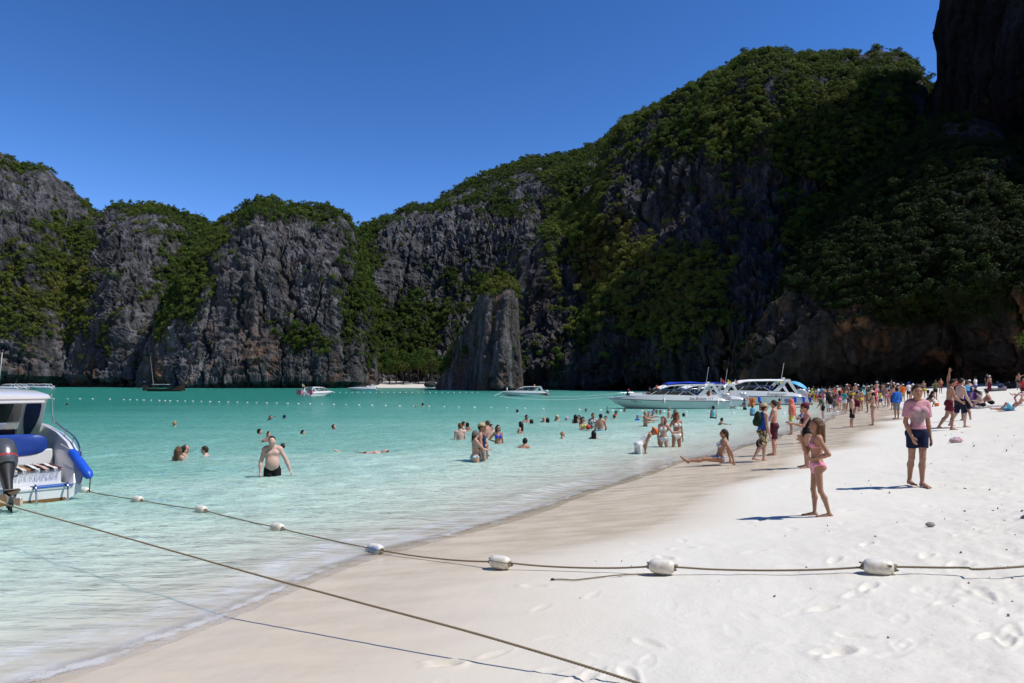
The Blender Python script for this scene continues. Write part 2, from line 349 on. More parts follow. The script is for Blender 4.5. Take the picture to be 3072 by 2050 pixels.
    if top_keep: v += 0.4 * np.exp(-(dcr / 26) ** 2)
    v[nv:] += 1.0
    v[P[..., 2] < 4.5] -= 3
    me = mesh_np(name, P.reshape(-1, 3), grid_faces(*X.shape)[:, ::-1], False)
    attr(me, 'soil', np.clip((v + 0.05) / 0.3, 0, 1) * 0.9)
    low = np.clip((24 - P[..., 2]) / 20, 0, 1)
    attr(me, 'orange', np.clip(orange * (0.25 + 1.3 * low), 0, 1))
    add(name, me, mat or ROCK, kind='structure')
    # scatter points for foliage, by real surface area
    A = np.linalg.norm(np.cross(tu, tv), axis=-1)
    A[nv + 5:] = 0
    pr = np.clip((v + 0.02) / 0.25, 0, 1)
    pr = np.maximum(pr, 0.045 * (fbm(P[..., 0] / 4, P[..., 1] / 4, P[..., 2] / 4 + 3, 2) > 0.15) * (N[..., 2] > -0.1) * (P[..., 2] > 7)) * A
    rs = np.random.RandomState(seed + 11)
    n = int(pr.sum() * (1.5 if seed < 5 else 1.15) * dens / vsize ** 2)
    idx = rs.choice(pr.size, n, p=(pr / pr.sum()).ravel())
    q = P.reshape(-1, 3)[idx]; nn = N.reshape(-1, 3)[idx]
    q = q + rs.normal(size=q.shape) * 0.5
    VEGPTS.append((name, q, nn, vsize * (0.5 + 1.5 * rs.rand(n) ** 3), hue + 0.5 * fbm(q[:, 0] / 22, q[:, 1] / 22, q[:, 2] / 16 + 5, 3) + sum(w_ * np.exp(-(((CX + q[:, 0] / q[:, 1] * F - a_) / b_) ** 2 + ((H0 - (q[:, 2] - CH) / q[:, 1] * F - c_) / d_) ** 2)) for a_, c_, b_, d_, w_ in ((150, 880, 190, 150, .6), (1900, 780, 230, 230, .85), (2450, 340, 160, 110, .5), (1495, 850, 60, 60, .6), (960, 1040, 70, 60, .4), (1300, 1000, 150, 120, -.1))), rs))  # local leaf tints; the mountain bench one paints its sunlight into the colour
    return P
NOTCH = [(0, .09), (.045, .10), (.062, -.02)]
# far left wall of the bay
cliff('cliff_west', [(-700,300),(-420,330),(-200,400),(-60,432),(0,445),(60,490),(140,497),(200,540),(240,580),(280,632),(312,634),(340,612),(400,622),(480,612),(560,638),(600,640),(640,672),(720,760),(800,880)],
      [(-700,190),(-200,218),(0,228),(300,236),(800,246)], [(-700,55),(0,60),(300,55),(800,40)],
      NOTCH + [(.3,.10),(.55,.30),(.8,.62),(1,1)], du=4.2, nv=170, amp=2.3, vegbias=-.22, seed=1, hue=0.2, orange=0.35,
      bulge=lambda u, y: -10 * np.exp(-((u - 390) / 110) ** 2) * np.clip((y - 600) / 80, 0, 1) + 8 * np.exp(-((u - 200) / 60) ** 2))
# central promontory with the rounded green shoulder
cliff('cliff_promontory', [(420,1168),(440,1100),(480,1000),(530,880),(580,760),(620,695),(645,670),(700,630),(760,590),(790,580),(818,580),(850,605),(900,604),(980,610),(1030,628),(1058,668),(1085,720),(1105,800),(1110,1000),(1115,1165)],
      [(420,216),(560,208),(760,204),(1000,206),(1060,212),(1115,224)], [(420,14),(560,36),(800,48),(1000,44),(1115,22)],
      NOTCH + [(.3,.08),(.55,.2),(.8,.48),(1,1)], du=3.2, nv=170, amp=2.2, vegbias=-.40, seed=2, orange=0.45)
# long ridge behind the little beach
cliff('cliff_ridge', [(1000,760),(1060,690),(1085,674),(1150,642),(1220,610),(1300,596),(1330,572),(1450,512),(1600,460),(1700,456),(1800,416),(1880,346),(1960,330),(2100,300)],
      [(1000,236),(1200,238),(1400,234),(1700,220),(2100,215)], [(1000,45),(1200,70),(1500,95),(1900,110),(2100,110)],
      [(0,0),(.03,.01),(.16,.12),(.32,.30),(.42,.36),(.62,.45),(.8,.62),(1,1)], du=4, nv=170, amp=2.2, vegbias=-.02, seed=3, zb=0.5, orange=0.2, flute=1.5)
# rock pinnacle at the water
cliff('cliff_pinnacle', [(1312,1172),(1326,1130),(1352,1080),(1380,1020),(1410,965),(1428,905),(1450,868),(1468,850),(1500,838),(1528,842),(1546,866),(1552,960),(1556,1060),(1562,1172)],
      [(1312,170),(1400,160),(1455,152),(1490,148),(1530,150),(1562,158)], [(1312,9),(1450,15),(1562,10)],
      [(0,.25),(.05,.3),(.08,-.15),(.3,-.05),(.6,.12),(.8,.3),(1,1)], du=1.6, nv=170, amp=0.85, vegbias=-.3, seed=4, back=10, orange=0.5, flute=1.5, vsize=.8, dens=1.6,
      bulge=lambda u, y: 9 * np.clip((1460 - u) / 120, 0, 1) + 1.2 * np.sin(u / 9.0 + y / 160))
# great right-hand mountain
cliff('cliff_mountain', [(1548,1174),(1560,1000),(1572,860),(1592,730),(1640,660),(1720,620),(1790,560),(1812,480),(1845,400),(1880,346),(1900,340),(1990,298),(2100,236),(2200,188),(2236,152),(2330,150),(2362,166),(2450,160),(2600,150),(2640,136),(2700,160),(2742,192),(2770,222),(2776,256),(2800,246),(2880,232),(3000,260),(3300,300)],
      [(1548,180),(1600,172),(1800,156),(2100,138),(2300,132),(3300,160)], [(1548,16),(1600,45),(1700,75),(1800,90),(1900,98),(2300,92),(2800,62),(3300,60)],
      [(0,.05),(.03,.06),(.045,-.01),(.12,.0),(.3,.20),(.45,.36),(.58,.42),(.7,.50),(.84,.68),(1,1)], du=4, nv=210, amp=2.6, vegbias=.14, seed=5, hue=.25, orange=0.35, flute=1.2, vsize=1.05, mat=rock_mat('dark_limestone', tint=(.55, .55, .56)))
# shaded wall above the crowded end of the beach
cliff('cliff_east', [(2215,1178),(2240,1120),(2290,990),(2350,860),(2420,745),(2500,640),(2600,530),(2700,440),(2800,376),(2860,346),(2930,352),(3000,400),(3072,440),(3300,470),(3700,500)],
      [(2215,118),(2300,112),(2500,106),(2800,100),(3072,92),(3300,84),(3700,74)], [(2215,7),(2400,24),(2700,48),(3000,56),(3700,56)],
      [(0,.05),(.05,.11),(.10,.03),(.25,-.06),(.36,.02),(.6,.30),(.8,.58),(1,1)], du=4.5, nv=190, amp=1.7, vegbias=.55, seed=6, zb=0.5, hue=-1.05, orange=1.0, vsize=0.85, flute=1.3, mat=rock_mat('stained_shaded_limestone', tint=(.40, .36, .31)))  # brown-stained rock, with shade put into its tint and the leaf hue
# tower at the right edge, its unseen massif raised to shadow the east wall
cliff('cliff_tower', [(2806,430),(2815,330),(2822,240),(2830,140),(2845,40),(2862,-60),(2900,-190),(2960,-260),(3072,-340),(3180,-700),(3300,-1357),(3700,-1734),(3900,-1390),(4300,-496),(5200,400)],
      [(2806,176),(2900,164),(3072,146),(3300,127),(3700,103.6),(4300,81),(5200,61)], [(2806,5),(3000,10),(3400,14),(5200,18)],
      [(0,.05),(.05,.06),(.4,.2),(.7,.4),(1,1)], du=4, nv=220, amp=2.0, vegbias=-.95, seed=7, zb=0.0, back=80, orange=.2, flute=1.6, top_keep=False, mat=rock_mat('shade_darkened_limestone', tint=(.15, .15, .155)))  # rock tint darkened to put the tower's shade into its colour
# unseen land closing the bay behind, added and raised to cut sky light
def added_cliff_south():
    a = np.linspace(rad(-195), rad(-25), 90); R = np.linspace(78, 135, 30)
    Aa, Rr = np.meshgrid(a, R); X = Rr * np.cos(Aa) * 1.25 + 10; Y = Rr * np.sin(Aa) - 5
    Z = 1 + 108 * ((Rr - 78) / 57) ** 0.75 + 5 * fbm(X / 25, Y / 25, 3, 3)
    me = mesh_np('added_cliff_south', np.stack([X, Y, Z], -1).reshape(-1, 3), grid_faces(*X.shape), False)
    attr(me, 'soil', np.full(X.size, 0.9)); attr(me, 'orange', np.zeros(X.size))
    add('added_cliff_south', me, ROCK, kind='structure')
added_cliff_south()
print('cliffs', round(time.time() - T0, 1), sum(len(v[1]) for v in VEGPTS))
# ---------------------------------------------------------------- jungle on the cliffs: leaf clumps
def leaf_mat():
    t = NT('jungle_leaves')
    c = t.n('Attribute', attribute_name='tint', attribute_type='INSTANCER').outputs
    lv = t.at('leafv')
    col = t.mix(lv['Fac'], t.mix(1.0, c['Color'], (0.62, 0.66, 0.6), 'MULTIPLY'), t.mix(1.0, c['Color'], (1.3, 1.25, 1.2), 'MULTIPLY'))
    d = t.n('BsdfPrincipled'); t.set(d, Base_Color=col, Roughness=0.65, Specular_IOR_Level=0.12)
    tl = t.n('BsdfTranslucent'); t.l(col, tl.inputs['Color'])
    m = t.n('MixShader'); m.inputs[0].default_value = 0.2; t.l(d.outputs[0], m.inputs[1]); t.l(tl.outputs[0], m.inputs[2]); t.l(m.outputs[0], t.out.inputs['Surface'])
    return t.m
LEAF = leaf_mat()
PAL = np.array([(0.034, 0.060, 0.013), (0.056, 0.098, 0.018), (0.092, 0.136, 0.024), (0.150, 0.165, 0.032), (0.185, 0.145, 0.046)])
def leaf_ball(n, leaf, rs, lobes=6, flat=0.8, up=0.55):
    """one crown of radius about 1: n leaf triangles gathered on several lobes"""
    lob = rs.normal(size=(lobes, 3)); lob[:, 2] = np.abs(lob[:, 2]) * 0.7; lob /= np.linalg.norm(lob, axis=1)[:, None]; lob *= 0.62
    lr = 0.38 + 0.25 * rs.rand(lobes); li = rs.randint(0, lobes, n)
    d = rs.normal(size=(n, 3)); d[:, 2] += up * .7; d /= np.linalg.norm(d, axis=1)[:, None]
    pos = lob[li] + d * (lr[li] * (0.75 + 0.3 * rs.rand(n)))[:, None]; pos[:, 2] *= flat
    nr = d + 0.5 * rs.normal(size=(n, 3)) + np.array([0, 0, .12]); nr /= np.linalg.norm(nr, axis=1)[:, None]
    a = np.cross(nr, rs.normal(size=(n, 3))); a /= np.linalg.norm(a, axis=1)[:, None] + 1e-6; b = np.cross(nr, a)
    s = (leaf * (0.6 + 0.8 * rs.rand(n)))[:, None]
    v = np.stack([pos + a * s * .75, pos - a * s * .4 + b * s * .5, pos - a * s * .4 - b * s * .5], 1).reshape(-1, 3)
    me = mesh_np('leaf_clump', v, np.arange(n * 3).reshape(-1, 3), False)
    attr(me, 'leafv', np.repeat(np.clip(0.5 + 0.3 * rs.normal(size=n), 0, 1), 3)); me.materials.append(LEAF)
    return me
def clump_set(name, n, leaf, k=7):
    c = bpy.data.collections.new(name); rs = np.random.RandomState(len(name))
    for i in range(k): c.objects.link(bpy.data.objects.new('leaf_clump', leaf_ball(n, leaf, rs, lobes=4 + i % 4)))
    return c
CLUMP_FAR, CLUMP_NEAR = clump_set('clumps_far', 170, 0.21), clump_set('clumps_near', 330, 0.155)
def scatter_group(coll):
    g = bpy.data.node_groups.new('scatter', 'GeometryNodeTree')
    g.interface.new_socket('Geometry', in_out='INPUT', socket_type='NodeSocketGeometry'); g.interface.new_socket('Geometry', in_out='OUTPUT', socket_type='NodeSocketGeometry')
    gi, go = g.nodes.new('NodeGroupInput'), g.nodes.new('NodeGroupOutput')
    ip = g.nodes.new('GeometryNodeInstanceOnPoints'); ci = g.nodes.new('GeometryNodeCollectionInfo')
    ci.inputs['Collection'].default_value = coll; ci.inputs['Separate Children'].default_value = True; ci.inputs['Reset Children'].default_value = True
    ip.inputs['Pick Instance'].default_value = True
    L = g.links.new; L(gi.outputs[0], ip.inputs['Points']); L(ci.outputs[0], ip.inputs['Instance']); L(ip.outputs[0], go.inputs[0])
    for nm, ty, sock in (('idx', 'INT', 'Instance Index'), ('rot', 'FLOAT_VECTOR', 'Rotation'), ('sc', 'FLOAT_VECTOR', 'Scale')):
        a = g.nodes.new('GeometryNodeInputNamedAttribute'); a.data_type = ty; a.inputs['Name'].default_value = nm
        L(a.outputs['Attribute'], ip.inputs[sock])
    return g
GN_FAR, GN_NEAR = scatter_group(CLUMP_FAR), scatter_group(CLUMP_NEAR)
def jungle(q, nn, size, tintv, rs, near, label, shade_mul=1.0):
    n = len(q); me = bpy.data.meshes.new('jungle'); me.vertices.add(n)
    me.vertices.foreach_set('co', (q + nn * 0.2 * size[:, None]).astype(np.float32).ravel())
    z = nn * 0.5 + np.array([0, 0, 0.8]) + 0.18 * rs.normal(size=(n, 3)); z /= np.linalg.norm(z, axis=1)[:, None]
    rot = np.stack([0.3 * rs.normal(size=n), np.arccos(np.clip(z[:, 2], -1, 1)), np.arctan2(z[:, 1], z[:, 0])], 1)
    sc = size[:, None] * (0.85 + 0.3 * rs.rand(n, 3))
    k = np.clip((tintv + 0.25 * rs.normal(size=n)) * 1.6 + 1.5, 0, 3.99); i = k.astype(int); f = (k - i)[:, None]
    tc = (PAL[i] * (1 - f) + PAL[i + 1] * f) * (0.7 + 0.6 * rs.rand(n))[:, None] * shade_mul
    for nm, val in (('rot', rot), ('sc', sc)):
        a = me.attributes.new(nm, 'FLOAT_VECTOR', 'POINT'); a.data.foreach_set('vector', val.astype(np.float32).ravel())
    a = me.attributes.new('idx', 'INT', 'POINT'); a.data.foreach_set('value', rs.randint(0, 7, n).astype(np.int32))
    attr(me, 'tint', np.concatenate([tc, np.ones((n, 1))], 1), 'FLOAT_COLOR')
    o = add('jungle', me, None, kind='stuff', label=label, category='jungle')
    md = o.modifiers.new('scatter', 'NODES'); md.node_group = GN_NEAR if near else GN_FAR
    return o
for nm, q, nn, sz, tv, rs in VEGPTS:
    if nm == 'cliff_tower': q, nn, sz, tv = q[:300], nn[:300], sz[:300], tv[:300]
    jungle(q, nn, sz * {'cliff_mountain': .80, 'cliff_east': .84}.get(nm, .68), tv, rs, nm in ('cliff_east', 'cliff_mountain'), 'dense green jungle growing over the ' + {'cliff_west': 'cliff wall on the far left', 'cliff_promontory': 'promontory in the left centre', 'cliff_ridge': 'long ridge behind the tiny beach', 'cliff_pinnacle': 'top of the rock pinnacle', 'cliff_mountain': 'great mountain on the right', 'cliff_east': 'shaded wall above the crowd', 'cliff_tower': 'shaded tower at the right edge', 'added_cliff_south': 'added land behind the beach'}[nm], .62 if nm == 'cliff_east' else 1.0)  # east wall leaves tinted darker to deepen their shade
print('jungle', round(time.time() - T0, 1))
# ---------------------------------------------------------------- people: one implicit surface per body, polygonised by surface nets
def unit(v): v = np.asarray(v, float); return v / (np.linalg.norm(v) + 1e-9)
def cap_(a, b, ra, rb, k=.02, flat=None, end=False): return ['c', np.asarray(a, float), np.asarray(b, float), ra, rb, k, flat, end]
def ell_(c, r, R=None, k=.02): return ['e', np.asarray(c, float), np.asarray(r, float), np.eye(3) if R is None else np.asarray(R, float), k]
def puff(p, o):
    q = list(p)
    if q[0] == 'c': q[3] += o; q[4] += o
    else: q[2] = q[2] + o
    return q
def sdf_mesh(prims, res, cuts=()):
    lo = np.full(3, 1e9); hi = -lo; bb = []
    for p in prims:
        if p[0] == 'c': r = max(p[3], p[4]) + p[5]; a, b = np.minimum(p[1], p[2]) - r, np.maximum(p[1], p[2]) + r
        else: r = p[2].max() + p[4]; a, b = p[1] - r, p[1] + r
        bb.append((a, b)); lo = np.minimum(lo, a); hi = np.maximum(hi, b)
    lo = lo - 2 * res; n = np.ceil((hi + 2 * res - lo) / res).astype(int) + 1
    Fd = np.full(n, 9.0, np.float32); ax = [lo[i] + res * np.arange(n[i]) for i in range(3)]
    for p, (a, b) in zip(prims, bb):
        i0 = np.maximum(np.floor((a - lo) / res).astype(int) - 1, 0); i1 = np.minimum(np.ceil((b - lo) / res).astype(int) + 2, n)
        sl = tuple(slice(i0[i], i1[i]) for i in range(3))
        g = np.stack(np.meshgrid(*[ax[i][sl[i]] for i in range(3)], indexing='ij'), -1)
        if p[0] == 'c':
            A, B = p[1], p[2]; ba = B - A; L2 = max(ba @ ba, 1e-9); pa = g - A
            t = np.clip(pa @ ba / L2, 0, 1); q = pa - t[..., None] * ba
            if p[6] is not None:
                f, s = p[6]; q = q + (q @ f)[..., None] * f * (1 / s - 1)
            d = np.linalg.norm(q, axis=-1) - (p[3] + (p[4] - p[3]) * t)
            if p[7]: d = np.maximum(d, (g - B) @ (ba / math.sqrt(L2)))
        else:
            q = (g - p[1]) @ p[3].T; k0 = np.linalg.norm(q / p[2], axis=-1); k1 = np.linalg.norm(q / p[2] ** 2, axis=-1)
            d = k0 * (k0 - 1) / (k1 + 1e-9)
        k = max(p[5] if p[0] == 'c' else p[4], 1e-4); o = Fd[sl]
        h = np.clip(0.5 + 0.5 * (o - d) / k, 0, 1)
        Fd[sl] = o + (d - o) * h - k * h * (1 - h)
    if len(cuts):
        g = np.stack(np.meshgrid(*ax, indexing='ij'), -1)
        for pt, nn in cuts: Fd = np.maximum(Fd, ((g - np.asarray(pt)) @ unit(nn)).astype(np.float32))
    s = Fd < 0
    cnt = sum(s[i:n[0] - 1 + i, j:n[1] - 1 + j, k:n[2] - 1 + k].astype(np.int8) for i in (0, 1) for j in (0, 1) for k in (0, 1))
    mi = np.argwhere((cnt > 0) & (cnt < 8))
    if len(mi) == 0: return np.zeros((0, 3)), np.zeros((0, 4), int)
    C = [(i, j, k) for i in (0, 1) for j in (0, 1) for k in (0, 1)]
    vals = np.stack([Fd[mi[:, 0] + a, mi[:, 1] + b, mi[:, 2] + c] for a, b, c in C], 1)
    acc = np.zeros((len(mi), 3)); num = np.zeros(len(mi))
    for x in range(8):
        for y in range(x + 1, 8):
            if sum(abs(C[x][q] - C[y][q]) for q in range(3)) != 1: continue
            va, vb = vals[:, x], vals[:, y]; m = (va < 0) != (vb < 0); t = np.where(m, va / (va - vb + 1e-12), 0)
            pt = np.array(C[x])[None] + t[:, None] * (np.array(C[y]) - np.array(C[x]))[None]
            acc += pt * m[:, None]; num += m
    V = lo + res * (mi + acc / num[:, None])
    idx = np.full(n - 1, -1, np.int64); idx[tuple(mi.T)] = np.arange(len(mi))
    Q = []
    for axn in range(3):
        a, b = [(1, 2), (2, 0), (0, 1)][axn]
        s0 = [slice(None)] * 3; s1 = [slice(None)] * 3; s0[axn] = slice(0, -1); s1[axn] = slice(1, None)
        e = np.argwhere(s[tuple(s0)] != s[tuple(s1)])
        e = e[(e[:, a] > 0) & (e[:, b] > 0) & (e[:, a] < n[a] - 1) & (e[:, b] < n[b] - 1)]
        st = s[tuple(e.T)]
        def at(da, db):
            f = e.copy(); f[:, a] += da; f[:, b] += db; return idx[tuple(f.T)]
        q = np.stack([at(-1, -1), at(0, -1), at(0, 0), at(-1, 0)], 1); q[~st] = q[~st][:, ::-1]; Q.append(q)
    Q = np.concatenate(Q); return V, Q[(Q >= 0).all(1)]
def sphere_mesh(nu=12, nv=8):
    th = np.linspace(0, math.pi, nv + 1)[1:-1]; ph = np.linspace(0, 2 * math.pi, nu, endpoint=False)
    V = [(0, 0, 1)] + [(math.sin(a) * math.cos(b), math.sin(a) * math.sin(b), math.cos(a)) for a in th for b in ph] + [(0, 0, -1)]
    Fc = [(0, 1 + i, 1 + (i + 1) % nu) for i in range(nu)]
    for r in range(nv - 2):
        for i in range(nu): a = 1 + r * nu; Fc.append((a + i, a + nu + i, a + nu + (i + 1) % nu, a + (i + 1) % nu))
    a = 1 + (nv - 2) * nu; Fc += [(a + i, len(V) - 1, a + (i + 1) % nu) for i in range(nu)]
    return V, Fc
_sv, _sf = sphere_mesh()
_emesh = {}
def ellipsoid(name, c, r, R, mat, parent, **pr):
    """small ellipsoid part; R rows = its axes"""
    if mat.name not in _emesh:
        me = bpy.data.meshes.new(name); me.from_pydata(_sv, [], _sf); me.polygons.foreach_set('use_smooth', [True] * len(_sf)); me.materials.append(mat); _emesh[mat.name] = me
    o = add(name, _emesh[mat.name], None, parent, **pr)
    M = Matrix.Identity(4)
    for i in range(3):
        for j in range(3): M[j][i] = R[i][j] * r[i]
        M[i][3] = c[i]
    o.matrix_local = M; return o
def cloth_mat(rgb, pattern=None, rgb2=(0.8, 0.8, 0.8)):
    key = ('cloth', rgb, pattern, rgb2)
    if key in _pm: return _pm[key]
    t = NT('cloth'); oc = t.n('TexCoord').outputs['Object']; n = t.noise(oc, 14, 4, 0.6); c = t.mix(n, tuple(x * .82 for x in rgb), tuple(min(.85, x * 1.12) for x in rgb))
    if pattern == 'floral': c = t.mix(t.ramp(t.noise(oc, 22, 2, 0.4), [(0.47, 0.0), (0.52, 1.0)]), c, rgb2)
    if pattern == 'stripe':
        w = t.n('TexWave', bands_direction='Z'); t.l(oc, w.inputs['Vector']); w.inputs['Scale'].default_value = 7
        c = t.mix(t.ramp(w.outputs['Fac'], [(0.45, 0.0), (0.55, 1.0)]), c, rgb2)
    if pattern == 'print':
        sx = t.n('SeparateXYZ'); t.l(oc, sx.inputs[0])
        r2 = t.math('ADD', t.math('POWER', t.math('DIVIDE', sx.outputs['X'], 0.155), 2.0), t.math('POWER', t.math('DIVIDE', t.math('SUBTRACT', sx.outputs['Z'], 1.17), 0.15), 2.0))
        msk = t.math('MULTIPLY', t.ramp(r2, [(0.35, 1.0), (1.0, 0.0)]), t.ramp(t.noise(oc, 26, 5, 0.7), [(0.36, 0.15), (0.55, 0.95)]))
        c = t.mix(t.math('MULTIPLY', msk, t.math('GREATER_THAN', sx.outputs['Y'], 0.0)), c, rgb2)
    if pattern == 'dip':
        sx = t.n('SeparateXYZ'); t.l(oc, sx.inputs[0])
        c = t.ramp(sx.outputs['Z'], [(0.42, (0.05, 0.33, 0.62)), (0.56, (0.35, 0.6, 0.4)), (0.66, (0.75, 0.68, 0.05)), (0.82, (0.78, 0.74, 0.3)), (0.9, (0.8, 0.8, 0.78))])
    t.pbr(Base_Color=c, Roughness=0.85, Specular_IOR_Level=0.2, Normal=t.bump(t.noise(oc, 9, 3, .6), 0.6, 0.03))
    _pm[key] = t.m; return t.m
def skin_mat(rgb):
    key = ('skin', rgb)
    if key in _pm: return _pm[key]
    t = NT('skin'); oc = t.n('TexCoord').outputs['Object']; n = t.noise(oc, 7, 4, 0.6)
    c = t.mix(n, tuple(x * y for x, y in zip(rgb, (.88, .82, .8))), tuple(x * y for x, y in zip(rgb, (1.1, 1.1, 1.1))))
    t.pbr(Base_Color=c, Roughness=0.5, Specular_IOR_Level=0.35)
    _pm[key] = t.m; return t.m
def hair_mat(rgb):
    key = ('hair', rgb)
    if key in _pm: return _pm[key]
    t = NT('hair'); g = t.n('TexCoord'); m = t.n('Mapping'); t.l(g.outputs['Object'], m.inputs['Vector']); m.inputs['Scale'].default_value = (60, 60, 9)
    n = t.noise(m.outputs[0], 1.0, 4, 0.6)
    t.pbr(Base_Color=t.mix(n, tuple(x * .5 for x in rgb), tuple(min(1, x * 1.6) for x in rgb)), Roughness=0.5, Specular_IOR_Level=0.18, Normal=t.bump(n, 0.8, 0.01))
    _pm[key] = t.m; return t.m
SK = {'p': (.58, .40, .33), 'l': (.50, .31, .235), 't': (.37, .205, .135), 'b': (.22, .115, .07), 'r': (.50, .27, .20)}
HC = {'k': (.012, .010, .009), 'd': (.035, .022, .014), 'b': (.10, .055, .03), 'r': (.16, .06, .025), 'y': (.36, .23, .10), 'g': (.25, .23, .21)}
CL = {'black': (.012,.012,.014), 'navy': (.015,.022,.07), 'blue': (.02,.09,.50), 'sky': (.12,.42,.66), 'cyan': (.22,.62,.70), 'white': (.78,.78,.77), 'grey': (.22,.23,.25), 'pink': (.72,.36,.46),
      'hot': (.80,.22,.42), 'red': (.55,.04,.04), 'maroon': (.13,.015,.03), 'orange': (.78,.16,.03), 'coral': (.80,.19,.13), 'yellow': (.72,.55,.04), 'lime': (.50,.66,.08), 'green': (.02,.09,.05), 'olive': (.14,.14,.06),
      'tan': (.46,.38,.22), 'straw': (.62,.52,.33), 'purple': (.14,.06,.24), 'denim': (.06,.11,.22), 'ind': (.012,.025,.085), 'teal': (.05,.35,.36), 'brown': (.12,.06,.03), 'lilac': (.55,.45,.62)}
A0 = (.16, .02, -1); A1 = (.02, .14, -1)
L0 = (.05, .02, -1); L1 = (.02, -.04, -1)
POSES = {
 'stand': dict(), 'stand2': dict(la=(.22, .1, -1, -.1, .5, -.8), rl=(.14, .12, -1, .05, -.05, -1)),
 'walk': dict(lean=4, ra=(.14, .25, -1, .05, .5, -.9), la=(.14, -.3, -1, .05, .0, -1), rl=(.02, -.22, -1, .0, -.55, -.85), ll=(.02, .32, -1, .0, -.1, -1)),
 'hips': dict(ra=(.62, -.25, -.75, -.75, .35, -.30), la=(.62, -.25, -.75, -.75, .35, -.30)),
 'hip1': dict(ra=(.62, -.25, -.75, -.75, .35, -.30)),
 'phone': dict(ra=(.12, .45, -.85, -.25, .9, .25), la=(.12, .45, -.85, -.25, .9, .25), head=(0, 12)),
 'camera': dict(ra=(.3, .5, -.7, -.35, .5, .8), la=(.3, .5, -.7, -.35, .5, .8), head=(0, 5)),
 'armup': dict(ra=(.25, .12, 1, -.05, .08, 1)), 'armfwd': dict(ra=(.1, .9, -.35, -.1, 1, .05), la=(.15, .5, -.8, -.2, .8, .1)),
 'armsout': dict(ra=(1, .2, .1, 1, .3, 0), la=(1, .2, .1, 1, .3, 0)),
 'crouch': dict(lean=38, ra=(.2, .6, -.8, 0, .6, -.6), la=(.2, .6, -.8, 0, .6, -.6), rl=(.22, .85, -.25, .0, -.55, -.85), ll=(.22, .85, -.25, .0, -.55, -.85)),
 'sitfwd': dict(lean=14, ra=(.2, .6, -.8, -.1, .8, .1), la=(.2, .6, -.8, -.1, .8, .1), rl=(.14, .82, .62, .0, .42, -.9), ll=(.14, .82, .62, .0, .42, -.9)),
 'bend': dict(lean=62, ra=(.12, .25, -1, .0, .3, -1), la=(.12, .25, -1, .0, .3, -1)),
 'cross': dict(ra=(.3, .35, -.85, -.85, .4, .12), la=(.3, .35, -.85, -.85, .4, .12)),
}
def pose_of(p):
    d = dict(POSES[p]) if isinstance(p, str) else dict(POSES[p.get('base', 'stand')], **p); return d
